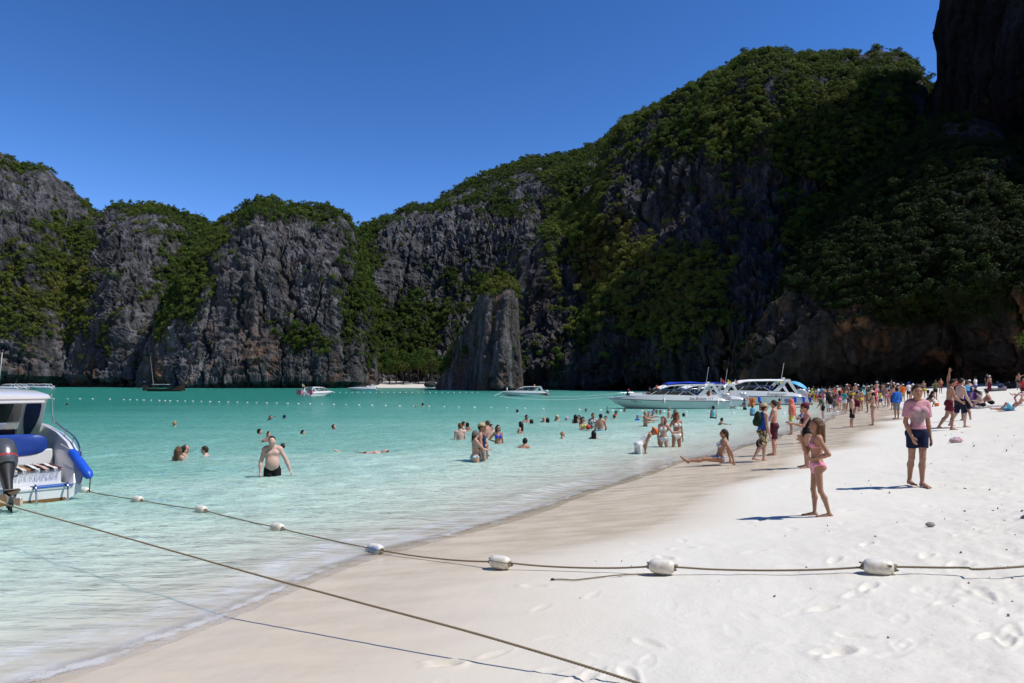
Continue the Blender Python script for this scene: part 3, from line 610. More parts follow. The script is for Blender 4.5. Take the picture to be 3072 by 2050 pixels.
def build_person(name, label, sp, group=None):
    H, sex = sp['H'], sp.get('sex', 'm'); D = sp.get('D', 20); fat = sp.get('fat', 1.0); po = pose_of(sp.get('pose', 'stand'))
    res = sp.get('res') or float(np.clip(0.00085 * D, 0.0095, 0.034)); hero = res < 0.0125; mid = D < 26
    f = sex != 'm'; ch = sex == 'c'; hs_ = 1.16 if ch else 1.05        # children: bigger head
    le, sd_ = rad(po.get('lean', 0)), rad(po.get('side', 0))
    up = unit([math.sin(sd_), math.sin(le) * math.cos(sd_), math.cos(le) * math.cos(sd_)]); rt = unit(np.cross([0, 1, 0], up) if abs(up[1]) < .9 else [1, 0, 0]); rt = rt if rt[0] > 0 else -rt
    fw = np.cross(up, rt); tw = rad(po.get('twist', 0)); rt, fw = rt * math.cos(tw) + fw * math.sin(tw), fw * math.cos(tw) - rt * math.sin(tw); RT = np.stack([rt, fw, up])
    L = lambda x, y, z, o=np.zeros(3): o + (rt * x + fw * y + up * z) * H
    w = .87 if f else 1.0; ww = (.86 if f else 1.0) * fat; hw = (1.06 if f else 1.0) * (0.5 + .5 * fat)
    pel = np.zeros(3); chest = L(0, .0, .19); neck = L(0, -.006, .285)
    torso = [ell_(L(0, -.004, .0), np.array([.086 * hw, .060, .060]) * H, RT, .03 * H), ell_(L(0, .0, .085), np.array([.072 * ww, .052 * (.4 + .6 * fat), .085]) * H, RT, .04 * H),
             ell_(L(0, .0, .185), np.array([.088 * w * (.6 + .4 * fat), .058, .088]) * H, RT, .04 * H), cap_(L(-.062 * w, -.004, .255), L(.062 * w, -.004, .255), .032 * H, .032 * H, .03 * H)] + [cap_(L(s * .012, -.012, .292), L(s * .075 * w, -.008, .262), .024 * H, .026 * H, .025 * H) for s in (1, -1)]
    bum = [ell_(L(s * .040, -.036, -.028), np.array([.048, .042, .048]) * H * (1.04 if f else .95), RT, .02 * H) for s in (1, -1)]
    breast = [ell_(L(s * .040, .048, .185), np.array([.033, .030, .033]) * H, RT, .012 * H) for s in (1, -1)] if sex == 'f' else ([ell_(L(s * .042, .036, .205), np.array([.042, .024, .03]) * H, RT, .02 * H) for s in (1, -1)] if sex == 'm' else [])
    if fat > 1.1: torso.append(ell_(L(0, .035 * fat, .07), np.array([.07, .045, .07]) * H * fat, RT, .04 * H))
    hy, hp = [rad(a) for a in po.get('head', (0, 0))]
    # head frame is built relative to the vertical more than to the spine, as people keep their heads up
    hup = unit(up * .45 + np.array([0, 0, 1]) * .55) if not po.get('headspine') else up; hrt = unit(rt - hup * (rt @ hup)); hfw = np.cross(hup, hrt)
    hrt, hfw = hrt * math.cos(hy) + hfw * math.sin(hy), hfw * math.cos(hy) - hrt * math.sin(hy)
    hfw, hup = hfw * math.cos(hp) - hup * math.sin(hp), hup * math.cos(hp) + hfw * math.sin(hp)
    HR = np.stack([hrt, hfw, hup]); hc = neck + (hup * .088 + hfw * .012) * H * (1 + .5 * (hs_ - 1)); q = H * hs_
    HL = lambda x, y, z: hc + (hrt * x + hfw * y + hup * z) * q
    head = [cap_(L(0, -.006, .262), hc - hup * .03 * H, .033 * H * w, .029 * H * w, .02 * H), ell_(hc, np.array([.0415, .0535, .060]) * q, HR, .01 * H), ell_(HL(0, .020, -.034), np.array([.030, .030, .033]) * q, HR, .015 * H)]
    if mid: head += [cap_(HL(0, .050, .006), HL(0, .062, -.016), .0055 * q, .0085 * q, .005 * H), ell_(HL(.042, -.004, -.008), np.array([.006, .011, .017]) * q, HR, .003 * H), ell_(HL(-.042, -.004, -.008), np.array([.006, .011, .017]) * q, HR, .003 * H), ell_(HL(0, .047, .012), np.array([.03, .008, .007]) * q, HR, .008 * H), ell_(HL(0, .047, -.036), np.array([.013, .007, .007]) * q, HR, .004 * H)]
    arms, hands, upper = [], [], {}
    HND = {}
    for s, key in ((1, 'ra'), (-1, 'la')):
        a = po.get(key, A0 + A1); d0 = unit([s * a[0], a[1], a[2]]); d1 = unit([s * a[3], a[4], a[5]])
        sh = L(s * .092 * w, -.004, .250); el = sh + d0 * .172 * H; wr = el + d1 * .142 * H; m = (.92 if f else 1.05) * (.75 + .25 * fat)
        upper[s] = (sh, el)
        arms += [ell_(sh, np.array([.035, .035, .035]) * H * m, None, .02 * H), cap_(sh, el, .030 * H * m, .0225 * H * m, .014 * H), cap_(el, el + d1 * .05 * H, .0225 * H * m, .0245 * H * m, .012 * H), cap_(el + d1 * .045 * H, wr, .0245 * H * m, .0150 * H * m, .012 * H)]
        pn = unit(np.cross(d1, [0, s * 1.0, .01])) if abs(d1[1]) < .95 else np.array([s, 0, 0.]); pn = unit(pn - d1 * (pn @ d1)); sd = np.cross(d1, pn)   # pn palm normal, sd across the palm
        if sd[1] < 0: sd = -sd
        pc = wr + d1 * .026 * H; HND[s] = (wr + d1 * .07 * H, d1, pn)
        hands.append(cap_(wr, wr + d1 * .045 * H, .0155 * H, .020 * H, .008 * H, (pn, .5)))
        curl = po.get('curl', .35); bd = pn * (-1 if (pn @ np.array([-s, .3, 0])) < 0 else 1)
        if hero:
            for fi, (off, ln) in enumerate(((.017, .036), (.006, .042), (-.005, .039), (-.016, .030))):
                k0 = wr + d1 * .052 * H + sd * off * H; e1 = unit(d1 + bd * curl * .5 + sd * off * 4); e2 = unit(d1 + bd * curl * 1.6)
                k1 = k0 + e1 * ln * .5 * H; hands += [cap_(k0, k1, .0062 * H, .0058 * H, .002 * H), cap_(k1, k1 + e2 * ln * .52 * H, .0058 * H, .0048 * H, .002 * H)]
        else:
            for off in (.009, -.009):
                k0 = wr + d1 * .05 * H + sd * off * H; hands.append(cap_(k0, k0 + unit(d1 + bd * curl) * .036 * H, .0105 * H, .008 * H, .004 * H))
        t0 = wr + d1 * .018 * H + sd * .014 * H; t1 = t0 + unit(d1 + sd * .9 + bd * .4) * .026 * H
        hands += [cap_(t0, t1, .0085 * H, .0072 * H, .004 * H), cap_(t1, t1 + unit(d1 + sd * .35 + bd * .4) * .02 * H, .0072 * H, .0058 * H, .002 * H)]
    legs, feet, thigh, shin = [], [], {}, {}
    for s, key in ((1, 'rl'), (-1, 'll')):
        a = po.get(key, L0 + L1); d0 = unit([s * a[0], a[1], a[2]]); d1 = unit([s * a[3], a[4], a[5]])
        hj = L(s * .047, 0, -.028); kn = hj + d0 * .235 * H; an = kn + d1 * .237 * H; m = (.96 if f else 1.0) * (.7 + .3 * fat)
        if ch: m *= .86
        thigh[s] = (hj, kn); shin[s] = (kn, an)
        bk = unit(np.cross(d1, [1, 0, 0]));  bk = bk if bk[1] < 0 or abs(bk[1]) < .2 else -bk
        cf = kn + d1 * .075 * H + bk * .010 * H
        legs += [cap_(hj, kn, .051 * H * m, .0305 * H * m, .016 * H), cap_(kn, cf, .0295 * H * m, .0325 * H * m, .012 * H), cap_(cf, an, .0325 * H * m, .0185 * H * m, .014 * H)]
        fo = a[6] if len(a) > 6 else s * 10; td = np.array([math.sin(rad(fo)), math.cos(rad(fo)), 0]);
        if len(a) > 7: td = unit([td[0], td[1], a[7]])
        nd_ = unit(np.cross(td, np.cross([0, 0, 1], td))) if abs(td[2]) < .99 else np.array([0, 1., 0])
        hl = an - nd_ * .018 * H - td * .018 * H; to = hl + td * .128 * H - nd_ * .004 * H
        feet += [cap_(an, hl, .019 * H, .018 * H, .01 * H), cap_(an - nd_ * .004 * H, hl + td * .075 * H, .018 * H, .019 * H, .012 * H, None), cap_(hl + td * .05 * H, to, .020 * H, .0150 * H, .01 * H, (nd_, .72))]
        if hero:
            sx = np.cross(td, nd_) * -s
            for ti in range(5): feet.append(cap_(to + sx * (.016 - .008 * ti) * H, to + sx * (.018 - .009 * ti) * H + td * (.014 - .003 * ti) * H - nd_ * .005 * H, (.0085 if ti == 0 else .0058) * H, (.007 if ti == 0 else .005) * H, .002 * H))
    body = torso + bum + breast + head + arms + hands + legs + feet
    V, Q = sdf_mesh(body, res)
    # world yaw and base
    zmin = V[:, 2].min(); yaw = rad(sp.get('yaw', 0)); off = np.array([0, 0, -zmin])
    V = V + off; top = V[:, 2].max()
    loc = list(sp['loc'])
    if sp.get('emerge') is not None: loc[2] = sp['emerge'] - (hc[2] + hup[2] * .061 * q + off[2])
    else: loc[2] -= 0.012
    root = thing(name, label, 'person', group, loc, yaw, mesh_np('person', V, Q), skin_mat(SK[sp.get('skin', 'l')]))
    ep = max(.0065, .36 * res)
    def part(nm, prims, mat, cuts=(), o=None):
        v, fc = sdf_mesh([puff(p, ep if o is None else max(o, ep)) for p in prims], min(res, .02) if not hero else max(res, .010), cuts)
        if len(fc) == 0: return None
        return add(nm, mesh_np(nm, v + off, fc), mat, root)
    hst, hcol = sp.get('hair', ('short', 'd')); hm = hair_mat(HC[hcol])
    skull = [ell_(HL(0, -.004, .004), np.array([.0425, .052, .060]) * q, HR, .01)]
    hat = any(c[0] in ('cap', 'straw', 'bucket', 'wrap', 'towel') for c in sp.get('wear', ()))
    fcut = (HL(0, .026, .020), hfw * .8 - hup * .6)
    if hst in ('short', 'long', 'wet', 'bun', 'tail', 'mohawk', 'thin'):
        pr, cu = list(skull), [fcut]
        if hst == 'thin': fcut = (HL(0, -.004, .012), hfw * .9 - hup * .25); cu = [fcut, (HL(0, 0, -.03), -hup)]
        if hst == 'mohawk': pr = [ell_(HL(0, -.01, .035), np.array([.016, .05, .035]) * q, HR, .01)]
        if hst in ('short', 'bun', 'tail'): cu.append((HL(0, 0, -.036), -hup + hfw * .3))
        if hst == 'bun': pr.append(ell_(HL(0, -.058, .02), np.array([.024, .022, .024]) * q, HR, .01))
        if hst == 'tail': pr.append(cap_(HL(0, -.05, .01), HL(0, -.062, -.10), .014 * q, .008 * q, .01)); cu = [fcut]
        if hst in ('long', 'wet'):
            ln = -.15 if hst == 'long' else -.135; wd_ = .038 if hst == 'long' else .034
            pr += [cap_(HL(s * .022, -.030, -.01), HL(s * .026, -.048, ln), wd_ * q * .85, .017 * q, .015) for s in (1, -1)] + [cap_(HL(s * .034, -.006, 0), HL(s * .044, -.004, ln * .8), .016 * q, .008 * q, .012) for s in (1, -1)] + [cap_(HL(0, -.04, 0), HL(0, -.055, ln * 1.05), .03 * q, .012 * q, .015)]
            cu = []
            v, fc = sdf_mesh([puff(p, .008) for p in skull], min(res, .016), [fcut])
            if len(fc): add('hair', mesh_np('hair', v + off, fc), hm, root)
            pr = pr[1:]
        part('hair', pr, hm, cu, .009)
    if mid and sp.get('face', True):
        dk = paint((.015, .011, .010), .3, .5, var=0); lip = skin_mat(tuple(c * k for c, k in zip(SK[sp.get('skin', 'l')], (.75, .5, .5))))
        for s in (1, -1):
            ellipsoid('eye', HL(s * .0175, .0475, .0) + off, np.array([.0085, .0035, .0038]) * q, HR, dk, root)
            ellipsoid('eyebrow', HL(s * .0185, .0515, .0125) + off, np.array([.012, .003, .0026]) * q, HR, hm, root)
        ellipsoid('mouth', HL(0, .0515, -.0345) + off, np.array([.0145, .0035, .0040]) * q, HR, lip, root)
    wp = unit(up); hip0 = L(0, 0, .0)
    for c in sp.get('wear', ()):
        k, col = c[0], c[1]; kw = c[2] if len(c) > 2 else {}
        mt = cloth_mat(CL[col] if isinstance(col, str) else col, kw.get('pat'), CL.get(kw.get('c2'), (.8, .8, .8)))
        if k in ('shorts', 'trunks', 'board', 'pants'):
            fr = {'trunks': .28, 'shorts': .58, 'board': .92, 'pants': 1}[k]; fl = kw.get('loose', {'trunks': .004, 'shorts': .012, 'board': .016, 'pants': .01}[k])
            pr = [torso[0], torso[1]] + bum
            for s in (1, -1):
                hj, kn = thigh[s]; m = .051 * H * (1.02 if fat <= 1.1 else 1.12) * (.7 + .3 * min(fat, 1)); pr.append(cap_(hj, hj + (kn - hj) * fr, m, m * (1 - .30 * fr) + fl, .012, None, True))
                if k == 'pants': pr.append(cap_(kn, shin[s][0] + (shin[s][1] - kn) * .8, .036 * H + fl, .030 * H + fl, .012, None, True))
            part(k if k != 'board' else 'board_shorts', pr, mt, [(L(0, 0, .045 if k != 'trunks' else .03), wp)], .008 if k == 'trunks' else .010)
        elif k in ('tee', 'long', 'tank', 'dress', 'rash'):
            lo_ = kw.get('loose', .012 if k in ('tee', 'long', 'rash') else .008); pr = torso + breast + (bum if k != 'tank' else bum[:0])
            if k in ('tank', 'dress') : pr = torso[:3] + breast + [cap_(L(-.05 * w, -.004, .258), L(.05 * w, -.004, .258), .034 * H, .034 * H, .03 * H)]
            if k in ('tee', 'long', 'rash') or kw.get('sleeve'):
                for s in (1, -1):
                    sh, el = upper[s]; fr = kw.get('sleeve', .62 if k != 'long' else 1); pr.append(cap_(sh, sh + (el - sh) * fr, (.030 if f else .036) * H, (.027 if f else .032) * H + lo_ * .6, .02, None, True))
                    if k == 'long': a = po.get('ra' if s > 0 else 'la', A0 + A1); pr.append(cap_(el, el + unit([s * a[3], a[4], a[5]]) * .125 * H, .028 * H, .024 * H, .02, None, True))
            cuts = [(neck + up * (.004 if k != 'tank' else -.012) * H + fw * .02 * H, up * .9 + fw * .35)]
            hem = kw.get('hem', -.03)
            if k == 'dress':
                pr += bum + ([cap_(L(0, 0, .02), L(0, 0, kw.get('hem', -.20)), .085 * H, .10 * H, .03, (fw, .75), True)] if abs(le) < .3 else [])
                for s in (1, -1): pr.append(cap_(thigh[s][0], thigh[s][0] + (thigh[s][1] - thigh[s][0]) * (.75 if abs(le) < .3 else .95), .050 * H, (.05 if abs(le) < .3 else .036) * H, .03 if abs(le) < .3 else .008, None, True))
            else: cuts.append((L(0, 0, hem), -wp))
            part({'tee': 't_shirt', 'long': 'long_sleeved_shirt', 'tank': 'tank_top', 'dress': 'dress', 'rash': 'rash_guard'}[k], pr, mt, cuts, lo_)
            if k == 'rash': part('yoke', torso + breast, cloth_mat(CL['sky']), [cuts[0], (L(0, 0, .175), -wp)], lo_ + .006)
        elif k in ('bikini', 'bandeau', 'top'):
            part('bikini_top', breast or [ell_(L(s * .036, .042, .185), np.array([.03, .02, .026]) * H, RT, .01 * H) for s in (1, -1)], mt, [(L(0, .02, .18), -fw)], .006)
            part('band', torso[:3], mt, [(L(0, 0, .176), up), (L(0, 0, .163 if k != 'bandeau' else .155), -up)], .005)
            if k != 'bandeau':
                for s in (1, -1):
                    a, b, cc = L(s * .040, .062, .205), L(s * .038, .036, .268), L(s * .02, -.045, .262); V_, F_ = sdf_mesh([cap_(a, b, .004 * H, .004 * H, .002), cap_(b, cc, .004 * H, .004 * H, .002), cap_(cc, L(s * .005, -.068, .17), .004 * H, .004 * H, .002)], min(res, .010))
                    add('strap', mesh_np('strap', V_ + off, F_), mt, root)
        if k in ('bikini', 'bandeau', 'bottom', 'suit'):
            pr = [torso[0]] + bum + [cap_(thigh[s][0], thigh[s][0] + (thigh[s][1] - thigh[s][0]) * .4, .051 * H, .046 * H, .016 * H) for s in (1, -1)]
            cuts = [] if k == 'suit' else [(L(0, 0, .022), wp)]
            if k == 'suit': pr += torso[1:3] + breast; cuts = [(L(0, 0, .225), wp + fw * .3)]
            for s in (1, -1): cuts.append((L(s * .022, .0, -.082), rt * s * .72 - up * .69))
            part('swimsuit' if k == 'suit' else 'bikini_bottom', pr, mt, cuts, .006)
        if k in ('cap', 'bucket', 'straw', 'wrap'):
            part({'cap': 'cap', 'bucket': 'sun_hat', 'straw': 'straw_hat', 'wrap': 'head_scarf'}[k], [ell_(HL(0, -.004, .012), np.array([.046, .056, .060]) * q, HR, .01)], mt, [(HL(0, .03, .022 if k != 'wrap' else .012), -hup + hfw * (.12 if k != 'wrap' else .45))], .009)
            if k == 'cap': ellipsoid('brim', HL(0, .078, .022) + off, np.array([.036, .042, .005]) * q, HR, mt, root)
            if k in ('straw', 'bucket'): r = .098 if k == 'straw' else .085; ellipsoid('brim', HL(0, 0, .020) + off, np.array([r, r * 1.05, .010]) * q, HR, mt, root)
            if k == 'straw': part('hat_band', [ell_(HL(0, -.004, .012), np.array([.047, .057, .061]) * q, HR, .01)], cloth_mat(CL['brown']), [(HL(0, 0, .026), -hup), (HL(0, 0, .038), hup)], .011)
        elif k == 'glasses':
            gm = paint((.01, .01, .01), .15, .6, var=0)
            for s in (1, -1): ellipsoid('lens', HL(s * .019, .052, .002) + off, np.array([.016, .004, .011]) * q, HR, gm, root)
            for s in (1, -1): ellipsoid('temple', HL(s * .042, .022, .004) + off, np.array([.003, .03, .003]) * q, HR, gm, root)
    return root, dict(off=off, L=L, HL=HL, HND=HND, H=H, top=top, loc=Vector(loc), yaw=yaw)
def PB(label, px, py, Y, yaw, pose, sex, skin, hair, wear, H=1.65, group='people aboard the boats', **kw):
    z = CH + (H0 - py) / F * Y
    return build_person('person', label, dict(H=H, D=Y, loc=((px - CX) / F * Y, Y, 0), emerge=z, yaw=yaw, pose=pose, sex=sex, skin=skin, hair=hair, wear=wear, **kw), group)
def hit_head(px, py, Hh):
    Y = np.geomspace(3, 140, 6000); X = (px - CX) / F * Y; Z = CH + (H0 - py) / F * Y
    df = np.abs(ground_z(X, Y) + Hh * .985 - Z) + 9.0 * ((Y < 46) | (Y > 92)) + 0.002 * np.abs(Y - 66); i = int(np.argmin(df)); return float(X[i]), float(Y[i]), float(ground_z(X[i], Y[i]))
PEOPLE = {}
def P(label, x, yh, yf, yaw, pose, sex, skin, hair, wear, water=False, H=None, group=None, tag=None, **kw):
    """place a person: x column, yh row of head top, yf row of feet (or of the water line when water=True; None: find from height H)"""
    if water:
        Y = CH * F / (yf - H0); X = (x - CX) / F * Y; Hh = H or (1.72 if sex == 'm' else 1.62 if sex == 'f' else 1.3)
        sp = dict(H=Hh, loc=(X, Y, 0), emerge=CH - (yh - H0) / F * Y)
    elif yf is None:
        X, Y, g = hit_head(x, yh, H); sp = dict(H=H, loc=(X, Y, g))
    else:
        X, Y, g = hit(x, yf); g = float(ground_z(X, Y)); sp = dict(H=H or (CH + (H0 - yh) / F * Y - g) / 0.985, loc=(X, Y, g))
    sp.update(D=Y, yaw=yaw, pose=pose, sex=sex, skin=skin, hair=hair, wear=wear, **kw)
    r = build_person('person', label, sp, group)
    if tag: PEOPLE[tag] = r
    return r
# yaw: 180 = faces the camera, 0 = back to the camera, 90 = faces left, -90 = faces right
G1, G2, G3 = 'bathers in the lagoon', 'people walking and standing on the beach', 'crowd by the moored boats'
# -- nearest figures
P('girl in pink bikini with wet brown hair, standing on the dry sand in front', 2450, 1253, 1551, 78, dict(ra=(.10, .45, -.85, -.45, .45, .95), la=(.35, -.45, -.85, -.55, .75, -.35), rl=(-.02, .10, -1, .02, -.06, -1, 0), ll=(.05, -.10, -1, .03, -.34, -.95, -4), head=(12, -2)), 'c', 't', ('wet', 'b'), [('bikini', (.80, .26, .42), dict(pat='floral', c2='pink'))], group=G2, tag='girl')
P('woman in pink printed top and dark denim shorts walking towards the camera', 2752, 1148, 1458, 176, dict(ra=(.17, .02, -1, -.22, .34, -.9), la=(.19, -.14, -1, .10, .10, -1), rl=(-.05, -.14, -1, -.03, -.24, -1, 4), ll=(-.07, .16, -1, .0, -.04, -1, -4), head=(-14, 3)), 'f', 't', ('bun', 'd'), [('tee', (.56, .30, .36), dict(loose=.016, sleeve=.72, hem=.015, pat='print', c2='grey')), ('shorts', (.008, .015, .05), dict(loose=.006))], group=G2, tag='pinkwoman', fat=.72)
P('big pale bare-chested man in black trunks wading waist deep, looking down', 817, 1310, 1432, 196, dict(ra=(.30, .04, -1, .02, .30, -1), la=(.50, .0, -.9, .34, .20, -.9), head=(0, 28), lean=3), 'm', 'p', ('thin', 'd'), [('shorts', 'black')], water=True, H=1.74, fat=1.14, group=G1)
P('man in blue tank top, tan cap and patterned board shorts walking on wet sand', 2288, 1206, 1384, -82, dict(base='walk', ra=(.12, .02, -1, .0, .32, -1), la=(.12, -.05, -1, 0, .18, -1)), 'm', 'l', ('short', 'd'), [('tank', 'blue', dict(hem=-.06, loose=.016)), ('board', (.05, .03, .025), dict(pat='floral', c2='tan')), ('cap', 'tan'), ('glasses', 'black')], group=G2, tag='bluetank')
P('bare-chested man in black and red board shorts behind the man in the blue tank top', 2322, 1198, 1366, 60, dict(base='stand', la=(.2, .35, -.9, -.3, .8, -.2)), 'm', 'r', ('short', 'd'), [('board', 'black', dict(pat='floral', c2='maroon'))], group=G2, tag='blackboard')
P('person with a coral towel over the head and yellow and blue dip-dyed shorts', 2374, 1197, 1304, 60, 'stand', 'm', 't', ('bald', 'd'), [('board', 'yellow', dict(pat='dip')), ('towel', 'coral')], group=G2, tag='towelman')
P('woman in maroon peaked cap and sunglasses behind the girl in pink', 2420, 1206, 1404, 80, dict(base='phone'), 'f', 'r', ('short', 'd'), [('cap', 'maroon'), ('glasses', 'black'), ('suit', 'black')], group=G2)
P('person holding up a camera in a purple floral shirt beside the maroon cap', 2408, 1224, 1330, 92, 'camera', 'f', 'l', ('short', 'k'), [('tee', 'lilac', dict(pat='floral', c2='purple', loose=.03)), ('shorts', 'white')], group=G2)
P('girl in blue bikini top and sunglasses sitting at the water edge leaning on her arms', 2158, 1314, 1396, 84, dict(lean=-14, ra=(.2, -.55, -.9, .05, -.25, -1), la=(.2, -.55, -.9, .05, -.25, -1), rl=(.05, 1, -.07, .02, 1, -.09, 4, .9), ll=(.08, 1, .0, .02, 1, -.12, -6, .9), head=(0, 2)), 'f', 't', ('tail', 'd'), [('bikini', (.10, .13, .35), dict(pat='floral', c2='white')), ('glasses', 'black')], H=1.62, group=G2)
# -- bathers
P('woman in striped bikini standing thigh deep, left of the two friends', 1990, 1250, 1344, 160, dict(la=(.5, .0, -.7, .6, -.2, .1), ra=(.14, .05, -1, .0, .2, -1), head=(-28, 0), ll=(.16, 0, -1, .08, 0, -1)), 'f', 'l', ('long', 'r'), [('bikini', (.50, .52, .58), dict(pat='stripe', c2='white'))], water=True, H=1.6, group=G1)
P('tanned woman in white bandeau bikini with long auburn hair standing thigh deep', 2030, 1237, 1343, 190, dict(ra=(.5, .0, -.8, .55, -.2, -.5), la=(.18, 0, -1, .05, .15, -1), head=(20, 5), rl=(.10, 0, -1, .02, 0, -1)), 'f', 't', ('long', 'r'), [('bandeau', 'white')], water=True, H=1.68, group=G1)
P('person in white dress and orange sun hat bending over in the shallows', 1918, 1291, 1362, -80, dict(lean=46, ra=(.12, -.45, -.9, .02, -.15, -1), la=(.12, -.3, -.95, -.1, .15, -1), head=(0, 40), rl=(.08, .12, -1, .05, -.15, -1), ll=(.05, -.1, -1, .05, -.2, -1)), 'f', 't', ('bald', 'd'), [('dress', 'white', dict(loose=.006, hem=-.12)), ('bucket', 'orange')], water=True, H=1.62, group=G1)
P('woman in grey head scarf and teal bikini hugging the man in the tan cap', 1426, 1293, 1386, -62, dict(ra=(.2, .5, -.6, -.4, .9, -.1), la=(.3, .6, -.5, .2, .9, .1)), 'f', 'l', ('tail', 'd'), [('bikini', 'teal', dict(pat='floral', c2='white')), ('wrap', (.16, .16, .14)), ('glasses', 'black')], water=True, H=1.58, group=G1)
P('man in tan cap, navy tank top and grey shorts hugging a woman in the water', 1444, 1270, 1382, -100, dict(la=(.3, .3, -.8, -.2, .1, -1), ra=(.3, .2, -.9, .0, .2, -1)), 'm', 't', ('short', 'd'), [('tank', 'navy', dict(hem=-.05)), ('shorts', 'grey'), ('cap', 'tan'), ('glasses', 'black')], water=True, H=1.78, group=G1)
P('woman in bright blue bikini top with a hand on her hip, waist deep', 1494, 1275, 1331, 200, 'hip1', 'f', 't', ('long', 'k'), [('bikini', (.04, .06, .62))], water=True, H=1.6, group=G1)
P('red-haired bare-backed man standing chest deep at the left of the wading group', 1380, 1270, 1320, 20, 'stand', 'm', 'p', ('short', 'r'), [('shorts', 'navy')], water=True, group=G1)
P('woman raising a hand to her face behind the red-haired man', 1389, 1265, 1297, -75, 'camera', 'f', 'l', ('short', 'd'), [('bikini', 'white')], water=True, group=G1)
P('dark-haired bather behind the woman with the raised hand', 1402, 1268, 1292, 10, 'stand', 'm', 't', ('short', 'k'), [], water=True, group=G1)
P('bare-chested man with light brown hair talking right of the tan cap', 1463, 1262, 1316, 60, 'stand', 'm', 'r', ('short', 'b'), [('shorts', 'navy')], water=True, group=G1)
P('dark-haired man up to his chest behind the light-brown-haired man', 1474, 1273, 1300, 210, 'stand', 'm', 'l', ('short', 'k'), [], water=True, group=G1)
P('woman in profile with pink bikini straps standing waist deep', 1562, 1265, 1303, 60, 'stand', 'f', 'l', ('long', 'k'), [('bikini', 'hot')], water=True, group=G1)
P('swimmer in white shirt with black hair, far out beside the float line', 1552, 1229, 1240, 30, 'stand', 'm', 't', ('short', 'k'), [('tee', 'white')], water=True, group=G1)
P('man in dark sunglasses holding something in front of his chest in the water', 1579, 1245, 1268, -150, 'camera', 'm', 't', ('short', 'k'), [('glasses', 'black')], water=True, group=G1)
P('dark wet head just right of the man in dark sunglasses', 1594, 1258, 1271, 20, 'stand', 'f', 't', ('long', 'k'), [], water=True, group=G1)
P('bald pink-faced man up to his shoulders in the water', 1631, 1250, 1268, 180, 'stand', 'm', 'r', ('bald', 'd'), [], water=True, group=G1)
P('black-haired bather seen from behind beside the bald man', 1643, 1254, 1269, 0, 'stand', 'f', 'l', ('long', 'k'), [], water=True, group=G1)
P('woman in pale yellow cap, only head and shoulders above water', 1671, 1246, 1264, 200, 'stand', 'f', 'l', ('long', 'y'), [('cap', (.7, .66, .4))], water=True, group=G1)
P('bather in pink swimming cap, only the head above water', 1700, 1252, 1262, 190, 'stand', 'f', 'p', ('bald', 'y'), [('wrap', 'pink')], water=True, group=G1)
P('woman in black swimsuit from behind with dark hair, chest deep', 1726, 1244, 1272, 10, 'stand', 'f', 'l', ('long', 'k'), [('suit', 'black')], water=True, group=G1)
P('dark-haired woman facing away beside the black swimsuit', 1737, 1246, 1267, 150, 'stand', 'f', 'l', ('long', 'k'), [('bikini', 'hot')], water=True, group=G1)
P('woman in green bikini holding a red ball to her chest', 1748, 1251, 1291, 195, 'phone', 'f', 'l', ('long', 'd'), [('bikini', 'lime')], water=True, tag='ballwoman', group=G1)
P('lone head with goggles farthest out in the middle of the lagoon', 1758, 1226, 1236, 180, 'stand', 'm', 't', ('short', 'k'), [('glasses', 'black')], water=True, group=G1)
P('man in black and white shirt standing behind the blue swim shorts', 1779, 1240, 1287, 190, 'stand', 'm', 't', ('short', 'k'), [('tee', 'black', dict(pat='floral', c2='white'))], water=True, group=G1)
P('broad bare back of a man in blue patterned swim shorts', 1802, 1242, 1294, 0, dict(ra=(.3, .1, -1, -.1, .5, -.8), la=(.3, .1, -1, -.1, .5, -.8)), 'm', 'r', ('short', 'k'), [('shorts', (.02, .10, .30), dict(pat='floral', c2='sky'))], water=True, group=G1)
P('dark head half hidden behind the broad bare back', 1817, 1248, 1263, 160, 'stand', 'm', 'l', ('short', 'k'), [], water=True, group=G1)
P('blond boy in profile with water to his shoulders', 1687, 1295, 1318, -80, 'stand', 'c', 'l', ('short', 'y'), [], water=True, group=G1)
P('man with short black hair and pale shoulders swimming away from the camera', 1567, 1317, 1346, -20, dict(lean=28), 'm', 'r', ('short', 'k'), [], water=True, group=G1)
P('woman with long black wet hair seen from behind, shoulders above water', 1781, 1292, 1317, 0, 'stand', 'f', 'r', ('long', 'k'), [], water=True, group=G1)
P('bather in red cap up to the shoulders', 1843, 1244, 1259, 20, 'stand', 'f', 'r', ('short', 'd'), [('cap', 'red')], water=True, group=G1)
P('bather in black cap behind the red cap', 1848, 1234, 1247, 180, 'stand', 'm', 't', ('short', 'k'), [('cap', 'black')], water=True, group=G1)
P('dark swimmer head nearest the bow of the big white speedboat', 1874, 1227, 1236, 180, 'stand', 'm', 't', ('short', 'd'), [], water=True, group=G1)
P('snorkeller with a black tube, only the head showing', 1823, 1233, 1241, 90, 'stand', 'm', 't', ('short', 'k'), [], water=True, tag='snork', group=G1)
P('child in hooded royal blue shirt up to the waist', 1912, 1247, 1262, 10, 'stand', 'c', 't', ('bald', 'k'), [('long', 'blue'), ('wrap', 'blue')], water=True, H=1.2, group=G1)
P('grey-headed bare-chested man reaching forward with both arms, waist deep', 1936, 1234, 1280, -80, 'armfwd', 'm', 'r', ('thin', 'g'), [('trunks', 'black')], water=True, group=G1)
P('woman stretching out both arms behind the grey-headed man', 1946, 1235, 1264, 170, 'armsout', 'f', 'l', ('short', 'b'), [('bikini', 'black')], water=True, group=G1)
P('bather in blue bucket hat up to the chest', 1958, 1234, 1250, 190, 'stand', 'f', 'l', ('bald', 'k'), [('bucket', (.10, .18, .5))], water=True, group=G1)
